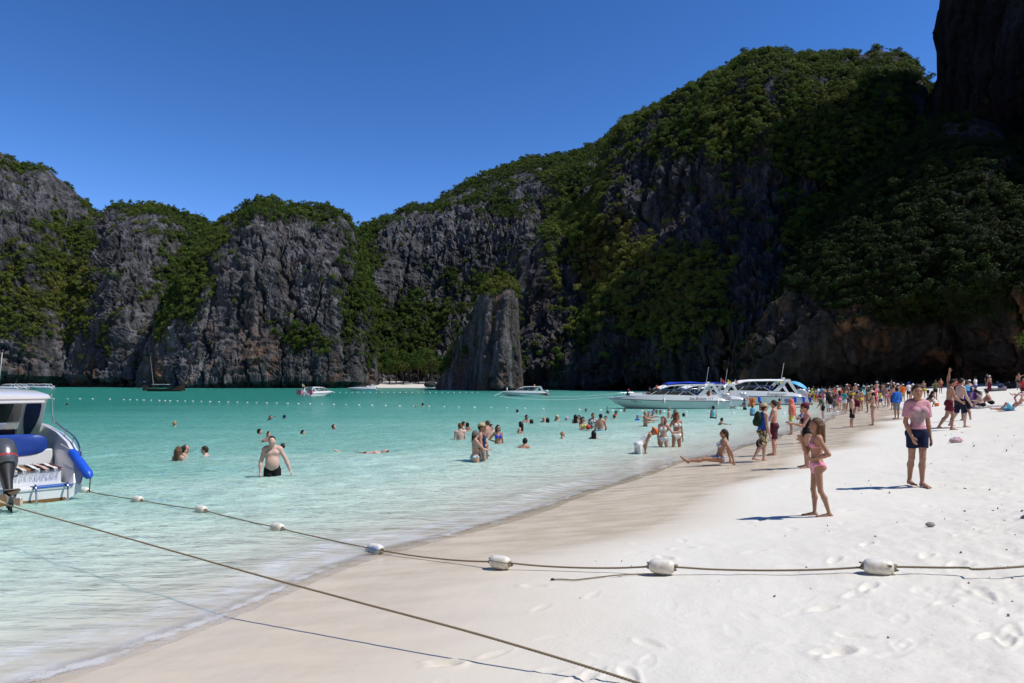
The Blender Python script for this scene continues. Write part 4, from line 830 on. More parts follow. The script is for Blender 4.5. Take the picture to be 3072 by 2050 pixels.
for xx, yy, lb in ((1962, 1228, 'leftmost'), (1970, 1230, 'middle one'), (1981, 1231, 'rightmost')):
    P('dark-haired swimmer, %s of three heads below the white hull' % lb, xx, yy, yy + 12, 170, 'stand', 'm', 't', ('short', 'k'), [], water=True, group=G1)
P('grey-haired man in profile standing waist deep before the white hull', 2007, 1222, 1255, 70, 'stand', 'm', 'l', ('short', 'g'), [], water=True, group=G1)
P('person with a snorkel on the forehead behind the auburn-haired woman', 2025, 1229, 1264, 170, 'camera', 'f', 't', ('long', 'k'), [('suit', 'grey')], water=True, group=G1)
P('lone dark head swimming right of the two bikini friends', 2066, 1241, 1251, 40, dict(lean=40), 'm', 't', ('short', 'k'), [('tee', 'black')], water=True, group=G1)
P('woman in aqua top and black shorts standing with her back turned', 2140, 1218, 1256, 0, 'stand', 'f', 't', ('bun', 'k'), [('tank', 'cyan', dict(hem=.0)), ('shorts', 'black')], water=True, group=G1)
P('tanned boy pushing through the water below the aqua top', 2152, 1254, 1276, -100, dict(lean=30, ra=(.3, .9, -.2, .1, 1, 0), la=(.3, .9, -.3, .1, 1, -.1)), 'c', 't', ('short', 'd'), [], water=True, group=G1)
P('blond head alone in the water at the left', 524, 1264, 1280, 0, 'stand', 'm', 'l', ('short', 'y'), [], water=True, group=G1)
P('dark head alone farthest left beyond the moored speedboat', 201, 1210, 1218, 0, 'stand', 'm', 't', ('short', 'd'), [], water=True, group=G1)
P('woman with long wet light-brown hair seen from behind, left of three', 535, 1340, 1384, -12, 'stand', 'f', 'l', ('wet', 'b'), [], water=True, H=1.66, group=G1)
P('dark-haired bather between the wet-haired woman and the balding man', 550, 1339, 1374, -30, 'stand', 'f', 'l', ('short', 'k'), [], water=True, group=G1)
P('balding man in profile at the back of the trio', 557, 1335, 1364, -100, 'stand', 'm', 'r', ('thin', 'd'), [], water=True, group=G1)
P('bearded dark-haired man facing left with water to his shoulders', 628, 1339, 1370, 100, dict(lean=12), 'm', 'p', ('short', 'd'), [], water=True, group=G1)
P('black-haired head in profile left of the mohawk man', 778, 1287, 1305, -80, 'stand', 'm', 'l', ('short', 'k'), [], water=True, group=G1)
P('man with a mohawk seen from behind, tattooed shoulders above water', 805, 1295, 1328, 10, 'stand', 'm', 'r', ('mohawk', 'k'), [], water=True, group=G1)
P('dark wet head at the right shoulder of the big pale man', 848, 1331, 1346, 30, 'stand', 'f', 'l', ('short', 'd'), [], water=True, group=G1)
P('swimmer lifting an arm in the crawl with a splash', 786, 1248, 1261, -90, dict(lean=55, ra=(.5, .6, .5, .2, 1, .3)), 'm', 'r', ('thin', 'd'), [], water=True, group=G1)
P('head in a navy swimming cap', 853, 1246, 1257, 20, 'stand', 'm', 'l', ('bald', 'k'), [('wrap', 'navy')], water=True, group=G1)
P('woman with wet black hair facing right, alone in mid water', 908, 1291, 1305, -100, 'stand', 'f', 'l', ('short', 'k'), [], water=True, group=G1)
P('smiling man with his head tilted back, alone above the empty water', 1004, 1274, 1289, -110, dict(head=(0, -18)), 'm', 'r', ('short', 'd'), [], water=True, group=G1)
P('blond head far out by the float line, left of a dark pair', 1247, 1215, 1222, 20, 'stand', 'm', 'p', ('short', 'y'), [], water=True, group=G1)
P('dark head far out by the float line, right of the blond one', 1268, 1210, 1220, 20, 'stand', 'm', 't', ('short', 'k'), [('cap', 'black')], water=True, group=G1)
# swimmer on the back with one foot in the air
P('swimmer floating in red trunks with one bare foot raised out of the water', 1094, 1357.5, 1359, 90, dict(lean=-84, headspine=1, ra=(.8, .1, -.1, .8, .3, -.2), la=(.8, .1, -.1, .8, .3, -.1), rl=(.1, .9, -.1, .02, .75, .25, 0, .95), ll=(.1, 1, .0, .02, 1, -.2)), 'm', 'p', ('short', 'd'), [('shorts', 'maroon')], water=True, H=1.7, group=G1)
# -- by the boats, in shallow water
P('child in a light blue t-shirt wading by the stern with the orange life vests', 2257, 1216, 1248, 0, 'stand', 'c', 't', ('short', 'd'), [('tee', 'sky'), ('shorts', 'navy')], water=True, H=1.25, group=G3)
P('child in a pink patterned shirt wading beside the boat', 2281, 1204, 1234, 60, 'stand', 'c', 't', ('short', 'k'), [('tee', 'hot', dict(pat='floral', c2='black'))], water=True, H=1.3, group=G3)
P('woman in orange bikini bottom raising an arm by the boat hull', 2338, 1196, 1229, 10, 'armup', 'f', 't', ('short', 'k'), [('bikini', 'orange')], water=True, H=1.6, group=G3)
P('person in black with a child by the outboard engines', 2234, 1197, 1230, 100, 'phone', 'm', 't', ('short', 'k'), [('tee', 'grey'), ('shorts', 'black')], water=True, H=1.65, group=G3)
# -- strip of wet sand behind the girl
P('boy in a dark green shirt bending towards the water', 2468, 1184, 1257, 70, dict(lean=14, ra=(.25, .3, -.9, .1, .5, -.8), head=(0, 20)), 'm', 'l', ('short', 'k'), [('tee', 'green'), ('shorts', 'black')], group=G3)
P('person in a white skirt with a black backpack', 2486, 1180, 1238, 10, 'armup', 'f', 'l', ('long', 'd'), [('tee', 'black'), ('dress', 'white')], group=G3, tag='packgirl')
P('woman in dark top and blue shorts with a straw bag on her arm', 2502, 1188, 1237, 60, 'stand2', 'f', 'l', ('long', 'k'), [('tank', 'navy'), ('shorts', 'denim')], group=G3, tag='bagwoman')
P('bare-backed man in black shorts nearest the boats', 2509, 1164, 1209, 0, 'walk', 'm', 'r', ('short', 'k'), [('shorts', 'black')], group=G3)
P('bare-backed man in long black shorts standing on the water edge', 2531, 1160, 1208, 0, 'stand', 'm', 'l', ('short', 'k'), [('board', 'black')], group=G3)
P('boy in long black shorts with white trim standing at the water edge', 2557, 1183, 1283, -120, dict(ra=(.15, .05, -1, .05, .1, -1), head=(10, -14), rl=(.16, .05, -1, .05, -.02, -1), ll=(.16, -.12, -1, .05, -.1, -1)), 'm', 'l', ('short', 'k'), [('board', 'black', dict(loose=.03))], group=G2)
P('tanned man in red shorts striding behind the boy in black shorts', 2571, 1172, 1239, -30, 'walk', 'm', 't', ('short', 'k'), [('board', 'maroon')], group=G3)
P('woman in broad straw hat and bikini holding a phone', 2618, 1170, 1277, 70, 'phone', 'f', 'l', ('long', 'k'), [('bikini', (.10, .05, .03), dict(pat='floral', c2='tan')), ('straw', 'straw')], group=G2)
P('tanned woman half hidden behind the straw hat', 2602, 1166, 1238, 60, 'camera', 'f', 'b', ('short', 'k'), [('bikini', 'brown')], group=G2)
P('girl in yellow floral top and denim shorts walking away', 2641, 1171, 1224, 10, 'walk', 'f', 'l', ('short', 'd'), [('tee', 'yellow', dict(pat='floral', c2='olive')), ('shorts', 'denim')], group=G2)
P('child in red floral swimwear on the dry sand', 2667, 1168, 1221, 40, 'hips', 'c', 'l', ('short', 'k'), [('tank', 'red', dict(pat='floral', c2='green')), ('board', 'red', dict(pat='floral', c2='white'))], group=G2)
P('man in royal blue long-sleeved shirt and grey shorts', 2690, 1161, 1258, 20, 'stand', 'm', 't', ('short', 'k'), [('long', (.02, .12, .48), dict(loose=.03)), ('board', 'grey')], group=G2)
P('man in orange t-shirt and white cap with his back turned', 2709, 1152, 1206, 0, 'stand', 'm', 't', ('short', 'k'), [('tee', 'orange', dict(loose=.025)), ('board', 'tan'), ('cap', 'white')], group=G2)
P('woman with long dark hair squatting behind the woman in the pink top', 2786, 1163, 1222, -75, 'crouch', 'f', 't', ('long', 'k'), [('suit', 'black')], H=1.62, group=G2, tag='squat')
P('person in yellow top crouching farther back, right of the pink top', 2783, 1152, None, 30, 'bend', 'f', 'l', ('short', 'k'), [('tee', 'yellow'), ('shorts', 'black')], H=1.3, group=G2)
P('muscular man in maroon shorts stretching one arm straight up', 2848, 1132, 1291, -112, dict(base='walk', la=(.2, -.05, 1, -.15, .1, 1), ra=(.1, .3, -.85, -.35, .75, -.55), head=(0, 16)), 'm', 't', ('short', 'k'), [('shorts', 'maroon', dict(loose=.022))], group=G2, tag='armman')
P('pale bare-chested man in dark shorts striding behind the raised arm', 2880, 1131, 1282, -95, dict(base='walk', rl=(.02, .34, -1, .0, -.05, -1), ll=(.02, -.2, -1, 0, -.5, -.9)), 'm', 'p', ('short', 'd'), [('board', 'navy', dict(pat='floral', c2='black'))], group=G2)
P('man in two-tone blue rash guard and black shorts', 2897, 1136, 1262, -20, 'walk', 'm', 't', ('short', 'k'), [('rash', (.01, .03, .16)), ('board', 'black')], group=G2)
P('person in white cap half hidden behind the blue rash guard', 2908, 1142, None, 10, 'stand', 'f', 'r', ('short', 'k'), [('cap', 'white'), ('suit', 'black')], H=1.65, group=G2)
P('person in straw hat and striped skirt bending over a purple towel', 2938, 1152, 1222, 72, dict(lean=58, ra=(.12, .3, -1, .0, .4, -.9), la=(.12, .3, -1, .0, .4, -.9)), 'f', 'l', ('short', 'k'), [('suit', 'black'), ('shorts', 'white', dict(pat='stripe', c2='black')), ('straw', 'straw')], H=1.62, group=G2, tag='bendhat')
P('pale man in black shorts sitting on a towel with his back bent', 2948, 1178, 1224, 68, dict(base='sitfwd', lean=22), 'm', 'p', ('short', 'k'), [('shorts', 'black')], H=1.72, group=G2)
P('tanned bare-backed man sitting right of the pale man on the towel', 2974, 1177, 1218, 40, dict(base='sitfwd', lean=24), 'm', 'r', ('short', 'k'), [('shorts', 'black')], H=1.72, group=G2)
P('sunburnt bald man in light blue shorts reclining on the sand', 3034, 1184, 1233, 84, dict(lean=-52, headspine=1, ra=(.4, .1, .9, -.4, -.5, .7), la=(.4, .1, .9, -.4, -.5, .7), rl=(.1, .95, .0, .02, 1, -.02, 4, .9), ll=(.15, .75, .75, .0, .55, -.8)), 'm', 'r', ('bald', 'd'), [('board', (.16, .50, .72))], H=1.75, group=G2)
P('muscular man in dark trunks standing by the bags, one arm out', 3056, 1118, None, 150, dict(la=(.8, .2, .4, .9, .2, .5)), 'm', 't', ('short', 'k'), [('trunks', 'navy')], H=1.75, group=G2)
P('bare-chested person in white hat and maroon trousers', 2968, 1126, None, 180, 'stand', 'm', 't', ('short', 'k'), [('pants', 'maroon'), ('bucket', 'white')], H=1.68, group=G2)
P('person behind the white hat, dark clothes, by the cliff foot', 2961, 1121, None, 170, 'stand', 'm', 't', ('short', 'k'), [('tee', 'black'), ('shorts', 'black')], H=1.7, group=G2)
P('woman in maroon skirt holding both arms bent before the dark cliff', 2822, 1134, None, 180, 'hips', 'f', 't', ('long', 'k'), [('bikini', 'orange'), ('shorts', 'maroon')], H=1.62, group=G2)
P('person sitting in the shade of the cliff, far right', 2992, 1131, None, 160, 'sitfwd', 'f', 't', ('long', 'd'), [('tee', 'white')], H=1.0, group=G2)
P('person in white and blue shirt sitting with the bags', 3016, 1140, None, 120, dict(base='sitfwd', lean=30), 'm', 'l', ('short', 'k'), [('tee', 'white', dict(pat='stripe', c2='blue')), ('shorts', 'navy')], H=1.1, group=G2)
P('person in black top and pale cap squatting with the bags', 3030, 1132, None, 110, dict(base='sitfwd', lean=26), 'f', 'l', ('short', 'k'), [('tee', 'black'), ('cap', 'white')], H=1.15, group=G2)
P('person in crimson top at the very right edge of the sand', 3070, 1132, None, 150, 'stand', 'f', 't', ('short', 'k'), [('tee', 'red'), ('shorts', 'maroon')], H=1.6, group=G2)
P('person lying with blue trunks at the right edge beyond the bald man', 3080, 1198, 1216, 100, dict(lean=-86, headspine=1, rl=(.1, 1, .0, .02, 1, -.02, 4, .9), ll=(.1, 1, 0, .02, 1, -.02, -4, .9)), 'm', 'l', ('short', 'd'), [('shorts', 'blue')], H=1.7, group=G2)
# -- the crowd at the end of the beach: column, head row, height, sex, skin, upper garment, lower garment, hat, yaw
CROWD = [
 (2414,1166,1.72,'m','r',None,('shorts','navy'),None,0,'bare-backed man in navy shorts nearest the bow of the numbered boat'),
 (2426,1163,1.65,'f','l',('tee','white'),('shorts','black'),('bucket','white'),20,'woman in white top and white hat below the blue parasol'),
 (2436,1165,1.62,'f','l',('tee','lime'),('shorts','navy'),('bucket','lime'),160,'woman in lime green top and hat in the crowd'),
 (2445,1168,1.55,'f','l',('dress','yellow'),None,None,180,'girl in yellow dress in the crowd'),
 (2430,1174,1.5,'m','t',None,('board','blue'),None,30,'boy in bright blue shorts by the boat bow'),
 (2466,1159,1.68,'m','t',('tee','sky'),('shorts','navy'),None,0,'man in pale blue shirt at the back of the crowd'),
 (2475,1161,1.66,'m','r',None,('shorts','orange'),None,20,'bare-backed man in orange shorts'),
 (2487,1158,1.70,'f','l',('tee','white',dict(pat='stripe',c2='black')),('shorts','black'),None,-60,'woman in black and white striped top'),
 (2482,1168,1.6,'m','t',('tee','navy'),('shorts','grey'),None,10,'person in navy t-shirt and grey shorts'),
 (2501,1160,1.66,'f','t',('tee','red'),('shorts','black'),None,150,'woman in red top and black shorts in the left half of the crowd'),
 (2512,1157,1.7,'m','l',('tee','white'),('shorts','black'),('cap','white'),0,'man in white t-shirt and white cap'),
 (2519,1155,1.74,'m','l',None,('shorts','red'),None,10,'bare-backed man in red shorts at the back'),
 (2460,1175,1.6,'f','l',('tee','red'),('shorts','orange'),None,-80,'woman in red top with orange shorts'),
 (2472,1173,1.58,'f','t',('tank','white',dict(pat='stripe',c2='red')),('shorts','white'),None,60,'woman in red striped vest'),
 (2518,1171,1.5,'c','l',('tee','hot'),('shorts','hot'),None,20,'child in bright pink shirt and shorts'),
 (2541,1152,1.72,'f','l',('tank','black'),('shorts','white'),('straw','white'),10,'woman in black vest and broad white hat'),
 (2546,1167,1.62,'f','t',('bikini','black'),None,None,180,'tanned woman in black bikini amid the crowd'),
 (2553,1159,1.66,'f','l',('tee','white'),('shorts','navy'),None,-30,'woman in white t-shirt and navy shorts'),
 (2536,1164,1.66,'m','t',None,('shorts','tan'),None,20,'tanned bare-backed man in tan shorts'),
 (2566,1150,1.75,'m','r',None,('shorts','grey'),('cap','white'),0,'sunburnt man in white cap and grey shorts'),
 (2574,1153,1.68,'f','l',('tank','tan'),('shorts','brown'),('bucket','white'),30,'woman in tan vest and white sun hat'),
 (2561,1171,1.5,'c','l',('tank','white',dict(pat='stripe',c2='navy')),('shorts','navy'),None,100,'child in navy striped vest'),
 (2578,1161,1.7,'m','l',('tee','white',dict(loose=.03)),('shorts','olive'),None,-60,'man in loose white t-shirt and olive shorts'),
 (2591,1157,1.66,'f','l',('tee','cyan',dict(loose=.03)),('bottom','cyan'),('bucket','cyan'),0,'woman in cyan shirt and cyan sun hat'),
 (2600,1150,1.74,'m','t',None,('shorts','black'),None,10,'tanned bare-backed man in black shorts right of the cyan hat'),
 (2590,1152,1.66,'f','t',('tee','maroon'),('shorts','black'),None,150,'person in maroon t-shirt at the back of the crowd'),
 (2615,1154,1.68,'m','t',None,('shorts','brown'),('straw','tan'),20,'bare-chested man in tan hat and brown shorts'),
 (2623,1161,1.66,'f','l',('tee','red',dict(loose=.03)),('shorts','red'),None,10,'woman in loose red shirt and red shorts'),
 (2631,1144,1.8,'m','l',None,('board','navy'),('cap','white'),0,'tall bare-backed man in white cap and navy shorts'),
 (2640,1154,1.6,'f','t',('suit','maroon'),None,None,20,'woman in maroon swimsuit beside the tall man'),
 (2646,1147,1.76,'m','t',None,('board','denim'),None,-20,'bare-backed man in denim blue shorts'),
 (2653,1148,1.7,'f','l',('dress',(.55,.62,.75)),None,None,10,'woman in pale blue sleeveless dress'),
 (2665,1148,1.68,'f','l',('tank','sky'),('shorts','black'),('straw','white'),0,'woman in light blue vest, black shorts and white hat'),
 (2671,1145,1.74,'m','b',('tee','black'),('shorts','black'),None,170,'man in all black clothes against the dark cliff'),
 (2681,1147,1.72,'m','r',None,('shorts','navy'),('cap','white'),180,'man in white cap raising one arm by the cliff'),
 (2680,1156,1.74,'m','r',None,('board','black'),None,0,'sunburnt bare-backed man in long black shorts near the blue shirt'),
 (2693,1150,1.7,'m','t',None,('shorts','grey'),('bucket','white'),10,'tanned man in white sun hat and grey shorts'),
 (2770,1140,1.66,'m','t',None,('shorts','black'),None,170,'bare-chested man far behind the woman in the pink top'),
 (2440,1158,1.7,'m','b',('tee','black'),('shorts','maroon'),None,180,'dark-clothed man in maroon shorts in the cliff shade'),
 (2454,1160,1.66,'f','t',('tee','white'),('shorts','blue'),None,10,'woman in white top and bright blue shorts'),
 (2495,1163,1.7,'m','t',('tank','grey'),('shorts','black'),None,140,'man in grey vest and black shorts'),
 (2528,1162,1.64,'f','l',('tee','orange'),('shorts','white'),None,30,'woman in orange t-shirt and white shorts'),
 (2421,1171,1.6,'f','t',('tank','orange'),('shorts','black'),None,-40,'woman in orange vest and black shorts low in the crowd'),
 (2450,1164,1.7,'m','l',('tee','grey'),('shorts','red'),('cap','black'),20,'man in grey t-shirt, red shorts and black cap'),
 (2469,1168,1.62,'f','l',('bikini','blue'),None,None,170,'woman in bright blue bikini among the crowd'),
 (2490,1172,1.6,'f','t',('bikini','red'),None,('straw','straw'),10,'woman in red bikini and straw hat'),
 (2506,1156,1.74,'m','t',None,('shorts','sky'),None,0,'bare-backed man in sky blue shorts'),
 (2525,1155,1.7,'f','l',('dress','red'),None,None,30,'woman in red dress at the back of the crowd'),
 (2533,1171,1.55,'f','l',('tee','teal'),('shorts','white'),None,-60,'girl in teal t-shirt and white shorts'),
 (2549,1154,1.76,'m','r',None,('shorts','black'),('cap','red'),10,'sunburnt man in red cap and black shorts'),
 (2558,1165,1.68,'m','t',('tank','yellow'),('shorts','blue'),None,150,'man in yellow vest and bright blue shorts'),
 (2583,1166,1.6,'f','t',('bikini','yellow'),None,None,20,'woman in yellow bikini amid the crowd'),
 (2606,1156,1.7,'m','l',('tee','navy'),('shorts','tan'),('cap','white'),0,'man in navy t-shirt, tan shorts and white cap'),
 (2628,1156,1.62,'f','l',('tee','pink'),('shorts','white'),None,160,'woman in pale pink t-shirt and white shorts'),
 (2659,1155,1.66,'f','t',('bikini','hot'),None,None,10,'woman in bright pink bikini at the right of the crowd'),
 (2702,1147,1.72,'m','t',None,('board','olive'),None,20,'tanned man in long olive shorts at the right of the crowd'),
 (2726,1146,1.7,'m','l',('tee','white'),('shorts','black'),('cap','blue'),10,'man in white t-shirt and blue cap left of the woman in the pink top'),
 (2738,1150,1.62,'f','l',('suit','teal'),None,('bucket','white'),170,'woman in teal swimsuit and white sun hat'),
 (2806,1140,1.7,'m','t',('tee','olive'),('shorts','black'),None,0,'man in olive t-shirt near the foot of the cliff'),
 (2868,1134,1.7,'m','b',('tee','red'),('shorts','black'),None,170,'man in red t-shirt in the shade of the cliff'),
 (2926,1130,1.68,'f','t',('tee','white'),('shorts','purple'),None,20,'woman in white t-shirt and purple shorts by the cliff'),
]
for i, (x, y, h, sex, sk, upg, lowg, hat, yw, lb) in enumerate(CROWD):
    wr = [g for g in (upg, lowg, hat) if g]
    P(lb, x, y, None, yw, ['stand', 'stand2', 'walk', 'hips', 'cross'][i % 5] if 'raising' not in lb else 'armup', sex, sk, (['short', 'short', 'long'][i % 3] if sex != 'm' else 'short', 'kdkbk'[i % 5]), wr, H=h, group=G3)
print('people', round(time.time() - T0, 1))
# ---------------------------------------------------------------- mesh builder for boats and gear
class MB:
    def __init__(s): s.v, s.f = [], []
    def _add(s, v, f): n = len(s.v); s.v += [tuple(map(float, p)) for p in v]; s.f += [tuple(i + n for i in q) for q in f]; return s
    def box(s, c, h, rot=None):
        c = np.array(c, float); h = np.array(h, float)
        P8 = np.array([(x, y, z) for x in (-1, 1) for y in (-1, 1) for z in (-1, 1)]) * h
        if rot is not None: P8 = P8 @ np.array(Euler(rot).to_matrix()).T
        return s._add(P8 + c, [(0, 1, 3, 2), (4, 6, 7, 5), (0, 4, 5, 1), (2, 3, 7, 6), (0, 2, 6, 4), (1, 5, 7, 3)])
    def loft(s, rings, closed=True, caps=True):
        k = len(rings[0]); V = [p for r in rings for p in r]; Fc = []
        for i in range(len(rings) - 1):
            for j in range(k if closed else k - 1):
                a, b = i * k + j, i * k + (j + 1) % k; Fc.append((a, b, b + k, a + k))
        if caps and closed: Fc.append(tuple(range(k - 1, -1, -1))); Fc.append(tuple(range((len(rings) - 1) * k, len(rings) * k)))
        return s._add(V, Fc)
    def tube(s, pts, r, n=8, caps=True):
        pts = [np.array(p, float) for p in pts]; rr = r if hasattr(r, '__len__') else [r] * len(pts); rings = []; up = None
        for i, p in enumerate(pts):
            t = unit((pts[min(i + 1, len(pts) - 1)] - pts[max(i - 1, 0)]))
            if up is None: up = unit(np.cross(t, [0.3, 0.1, 1.0] if abs(t[2]) < .9 else [1, 0, 0]))
            up = unit(up - t * (up @ t)); sd = np.cross(t, up)
            rings.append([p + rr[i] * (up * math.cos(a) + sd * math.sin(a)) for a in np.linspace(0, 2 * math.pi, n, endpoint=False)])
        return s.loft(rings, True, caps)
    def ell(s, c, r, rot=None):
        V = np.array(_sv) * np.array(r)
        if rot is not None: V = V @ np.array(Euler(rot).to_matrix()).T
        return s._add(V + np.array(c), _sf)
    def prism(s, poly, a, b):
        """extrude polygon of (x,z) between y=a and y=b"""
        n = len(poly); V = [(x, a, z) for x, z in poly] + [(x, b, z) for x, z in poly]
        return s._add(V, [tuple(range(n - 1, -1, -1)), tuple(range(n, 2 * n))] + [(i, (i + 1) % n, n + (i + 1) % n, n + i) for i in range(n)])
    def build(s, name, mat, parent=None, smooth=False, bevel=0, **pr):
        me = bpy.data.meshes.new(name); me.from_pydata(s.v, [], s.f); me.update()
        if smooth: me.polygons.foreach_set('use_smooth', [True] * len(me.polygons))
        o = add(name, me, mat, parent, **pr)
        if smooth == 'auto':
            try: me.set_sharp_from_angle(angle=rad(38))
            except Exception: pass
        if bevel:
            m = o.modifiers.new('bevel', 'BEVEL'); m.width = bevel; m.segments = 2; m.limit_method = 'ANGLE'
        return o
def smooth_path(pts, n=8):
    """Catmull-Rom through pts"""
    P_ = [np.array(p, float) for p in pts]; P_ = [2 * P_[0] - P_[1]] + P_ + [2 * P_[-1] - P_[-2]]; out = []
    for i in range(1, len(P_) - 2):
        for t in np.linspace(0, 1, n, endpoint=False):
            a, b, c, d = P_[i - 1:i + 3]; out.append(.5 * (2 * b + (c - a) * t + (2 * a - 5 * b + 4 * c - d) * t * t + (3 * b - a - 3 * c + d) * t ** 3))
    return out + [P_[-2]]
GEL = None
def gelcoat(rgb=(.76, .77, .77)):
    global GEL
    if rgb == (.76, .77, .77) and GEL: return GEL
    t = NT('gelcoat'); oc = t.n('TexCoord').outputs['Object']; n = t.noise(oc, 1.5, 5, .6)
    st = t.noise(oc, 3, 4, .7)
    c = t.mix(t.ramp(st, [(.55, 0.0), (.75, .35)]), t.mix(n, tuple(x * .94 for x in rgb), rgb), tuple(x * y for x, y in zip(rgb, (.72, .68, .56))))
    t.pbr(Base_Color=c, Roughness=.25, Specular_IOR_Level=.5, Coat_Weight=.4, Coat_Roughness=.12)
    if rgb == (.76, .77, .77): GEL = t.m
    return t.m
STEEL = paint((.55, .56, .58), .22, .5, 1.0, .08); GLASS = paint((.008, .010, .013), .08, .6, 0, .1); RUB = paint((.02, .02, .022), .5, .4); VINYL = paint((.012, .05, .27), .45, .4, 0, .2); TARP = paint((.015, .05, .42), .6, .3, 0, .15); BLUEF = paint((.012, .085, .55), .4, .45, 0, .12)
NAVYG = paint((.008, .016, .07), .25, .5, 0, .1); ENG = paint((.10, .105, .115), .3, .5, .3, .1, .3); ENGL = paint((.45, .47, .50), .3, .5, .2, .08, .3); BRONZE = paint((.30, .22, .14), .4, .5, .7, .25); CANV = paint((.80, .80, .78), .8, .2, 0, .06)
def text_on(txt, size, mat, parent, loc, rot, name='lettering', shear=0.0):
    cu = bpy.data.curves.new(name, 'FONT'); cu.body = txt; cu.size = size; cu.extrude = .002; cu.shear = shear; cu.align_x = 'CENTER'
    tmp = bpy.data.objects.new(name, cu); COL.objects.link(tmp); dg = bpy.context.evaluated_depsgraph_get(); dg.update()
    me = bpy.data.meshes.new_from_object(tmp.evaluated_get(dg)); bpy.data.objects.remove(tmp); bpy.data.curves.remove(cu)
    o = add(name, me, None, parent); me.materials.clear(); me.materials.append(mat); o.location = loc; o.rotation_euler = rot; return o
def engine(parent, loc, tilt, s=1.0, cowl=ENG, rz=0):
    """outboard motor as a part with its own pieces; local y points to the bow, tilt about x"""
    M = Matrix.Translation(loc) @ Matrix.Rotation(rz, 4, 'Z') @ Matrix.Rotation(tilt, 4, 'X') @ Matrix.Scale(s, 4)
    def ring(z, a, b, y0, p=2.6): return [(a * np.sign(math.cos(t)) * abs(math.cos(t)) ** (2 / p), y0 + b * np.sign(math.sin(t)) * abs(math.sin(t)) ** (2 / p), z) for t in np.linspace(0, 2 * math.pi, 20, endpoint=False)]
    m = MB().loft([ring(.42, .17, .26, -.05), ring(.5, .2, .31, -.05), ring(.75, .21, .33, -.05), ring(.92, .19, .30, -.03), ring(1.02, .13, .22, 0)]); e = m.build('outboard_engine', cowl, parent, 'auto'); e.matrix_local = M
    MB().loft([ring(.54, .204, .314, -.05), ring(.575, .206, .317, -.05)]).build('trim_band', paint((.45, .03, .04), .4), e, True)
    MB().loft([ring(.42, .15, .22, -.05), ring(.1, .085, .16, -.02), ring(-.25, .05, .15, 0), ring(-.42, .035, .16, -.02)]).build('drive_leg', RUB if cowl is ENG else ENGL, e, 'auto')
    MB().box((0, -.08, -.2), (.11, .2, .012)).build('cavitation_plate', RUB, e)
    MB().tube([(0, .16, -.36), (0, .05, -.36), (0, -.22, -.36), (0, -.3, -.36)], [.02, .065, .065, .03], 10).build('gearcase', ENG, e, True)
    MB().loft([[(-.012, .1, -.4), (.012, .1, -.4), (.012, -.08, -.4), (-.012, -.08, -.4)], [(-.008, .02, -.6), (.008, .02, -.6), (.008, -.1, -.6), (-.008, -.1, -.6)]]).build('skeg', RUB, e)
    for k in range(3):
        a = k * 2.09; R_ = Matrix.Rotation(a, 3, 'Y')
        pts = [R_ @ Vector(q) for q in ((.02, -.26, .03), (.10, -.30, .06), (.15, -.28, .13), (.12, -.24, .19), (.02, -.22, .2), (-.05, -.22, .12))]
        b = MB(); b._add([(q.x, q.y, q.z - .36) for q in pts] + [(q.x, q.y - .012, q.z - .36) for q in pts], [tuple(range(5, -1, -1)), tuple(range(6, 12))] + [(i, (i + 1) % 6, 6 + (i + 1) % 6, 6 + i) for i in range(6)]); b.build('propeller_blade', BRONZE, e)
    return e
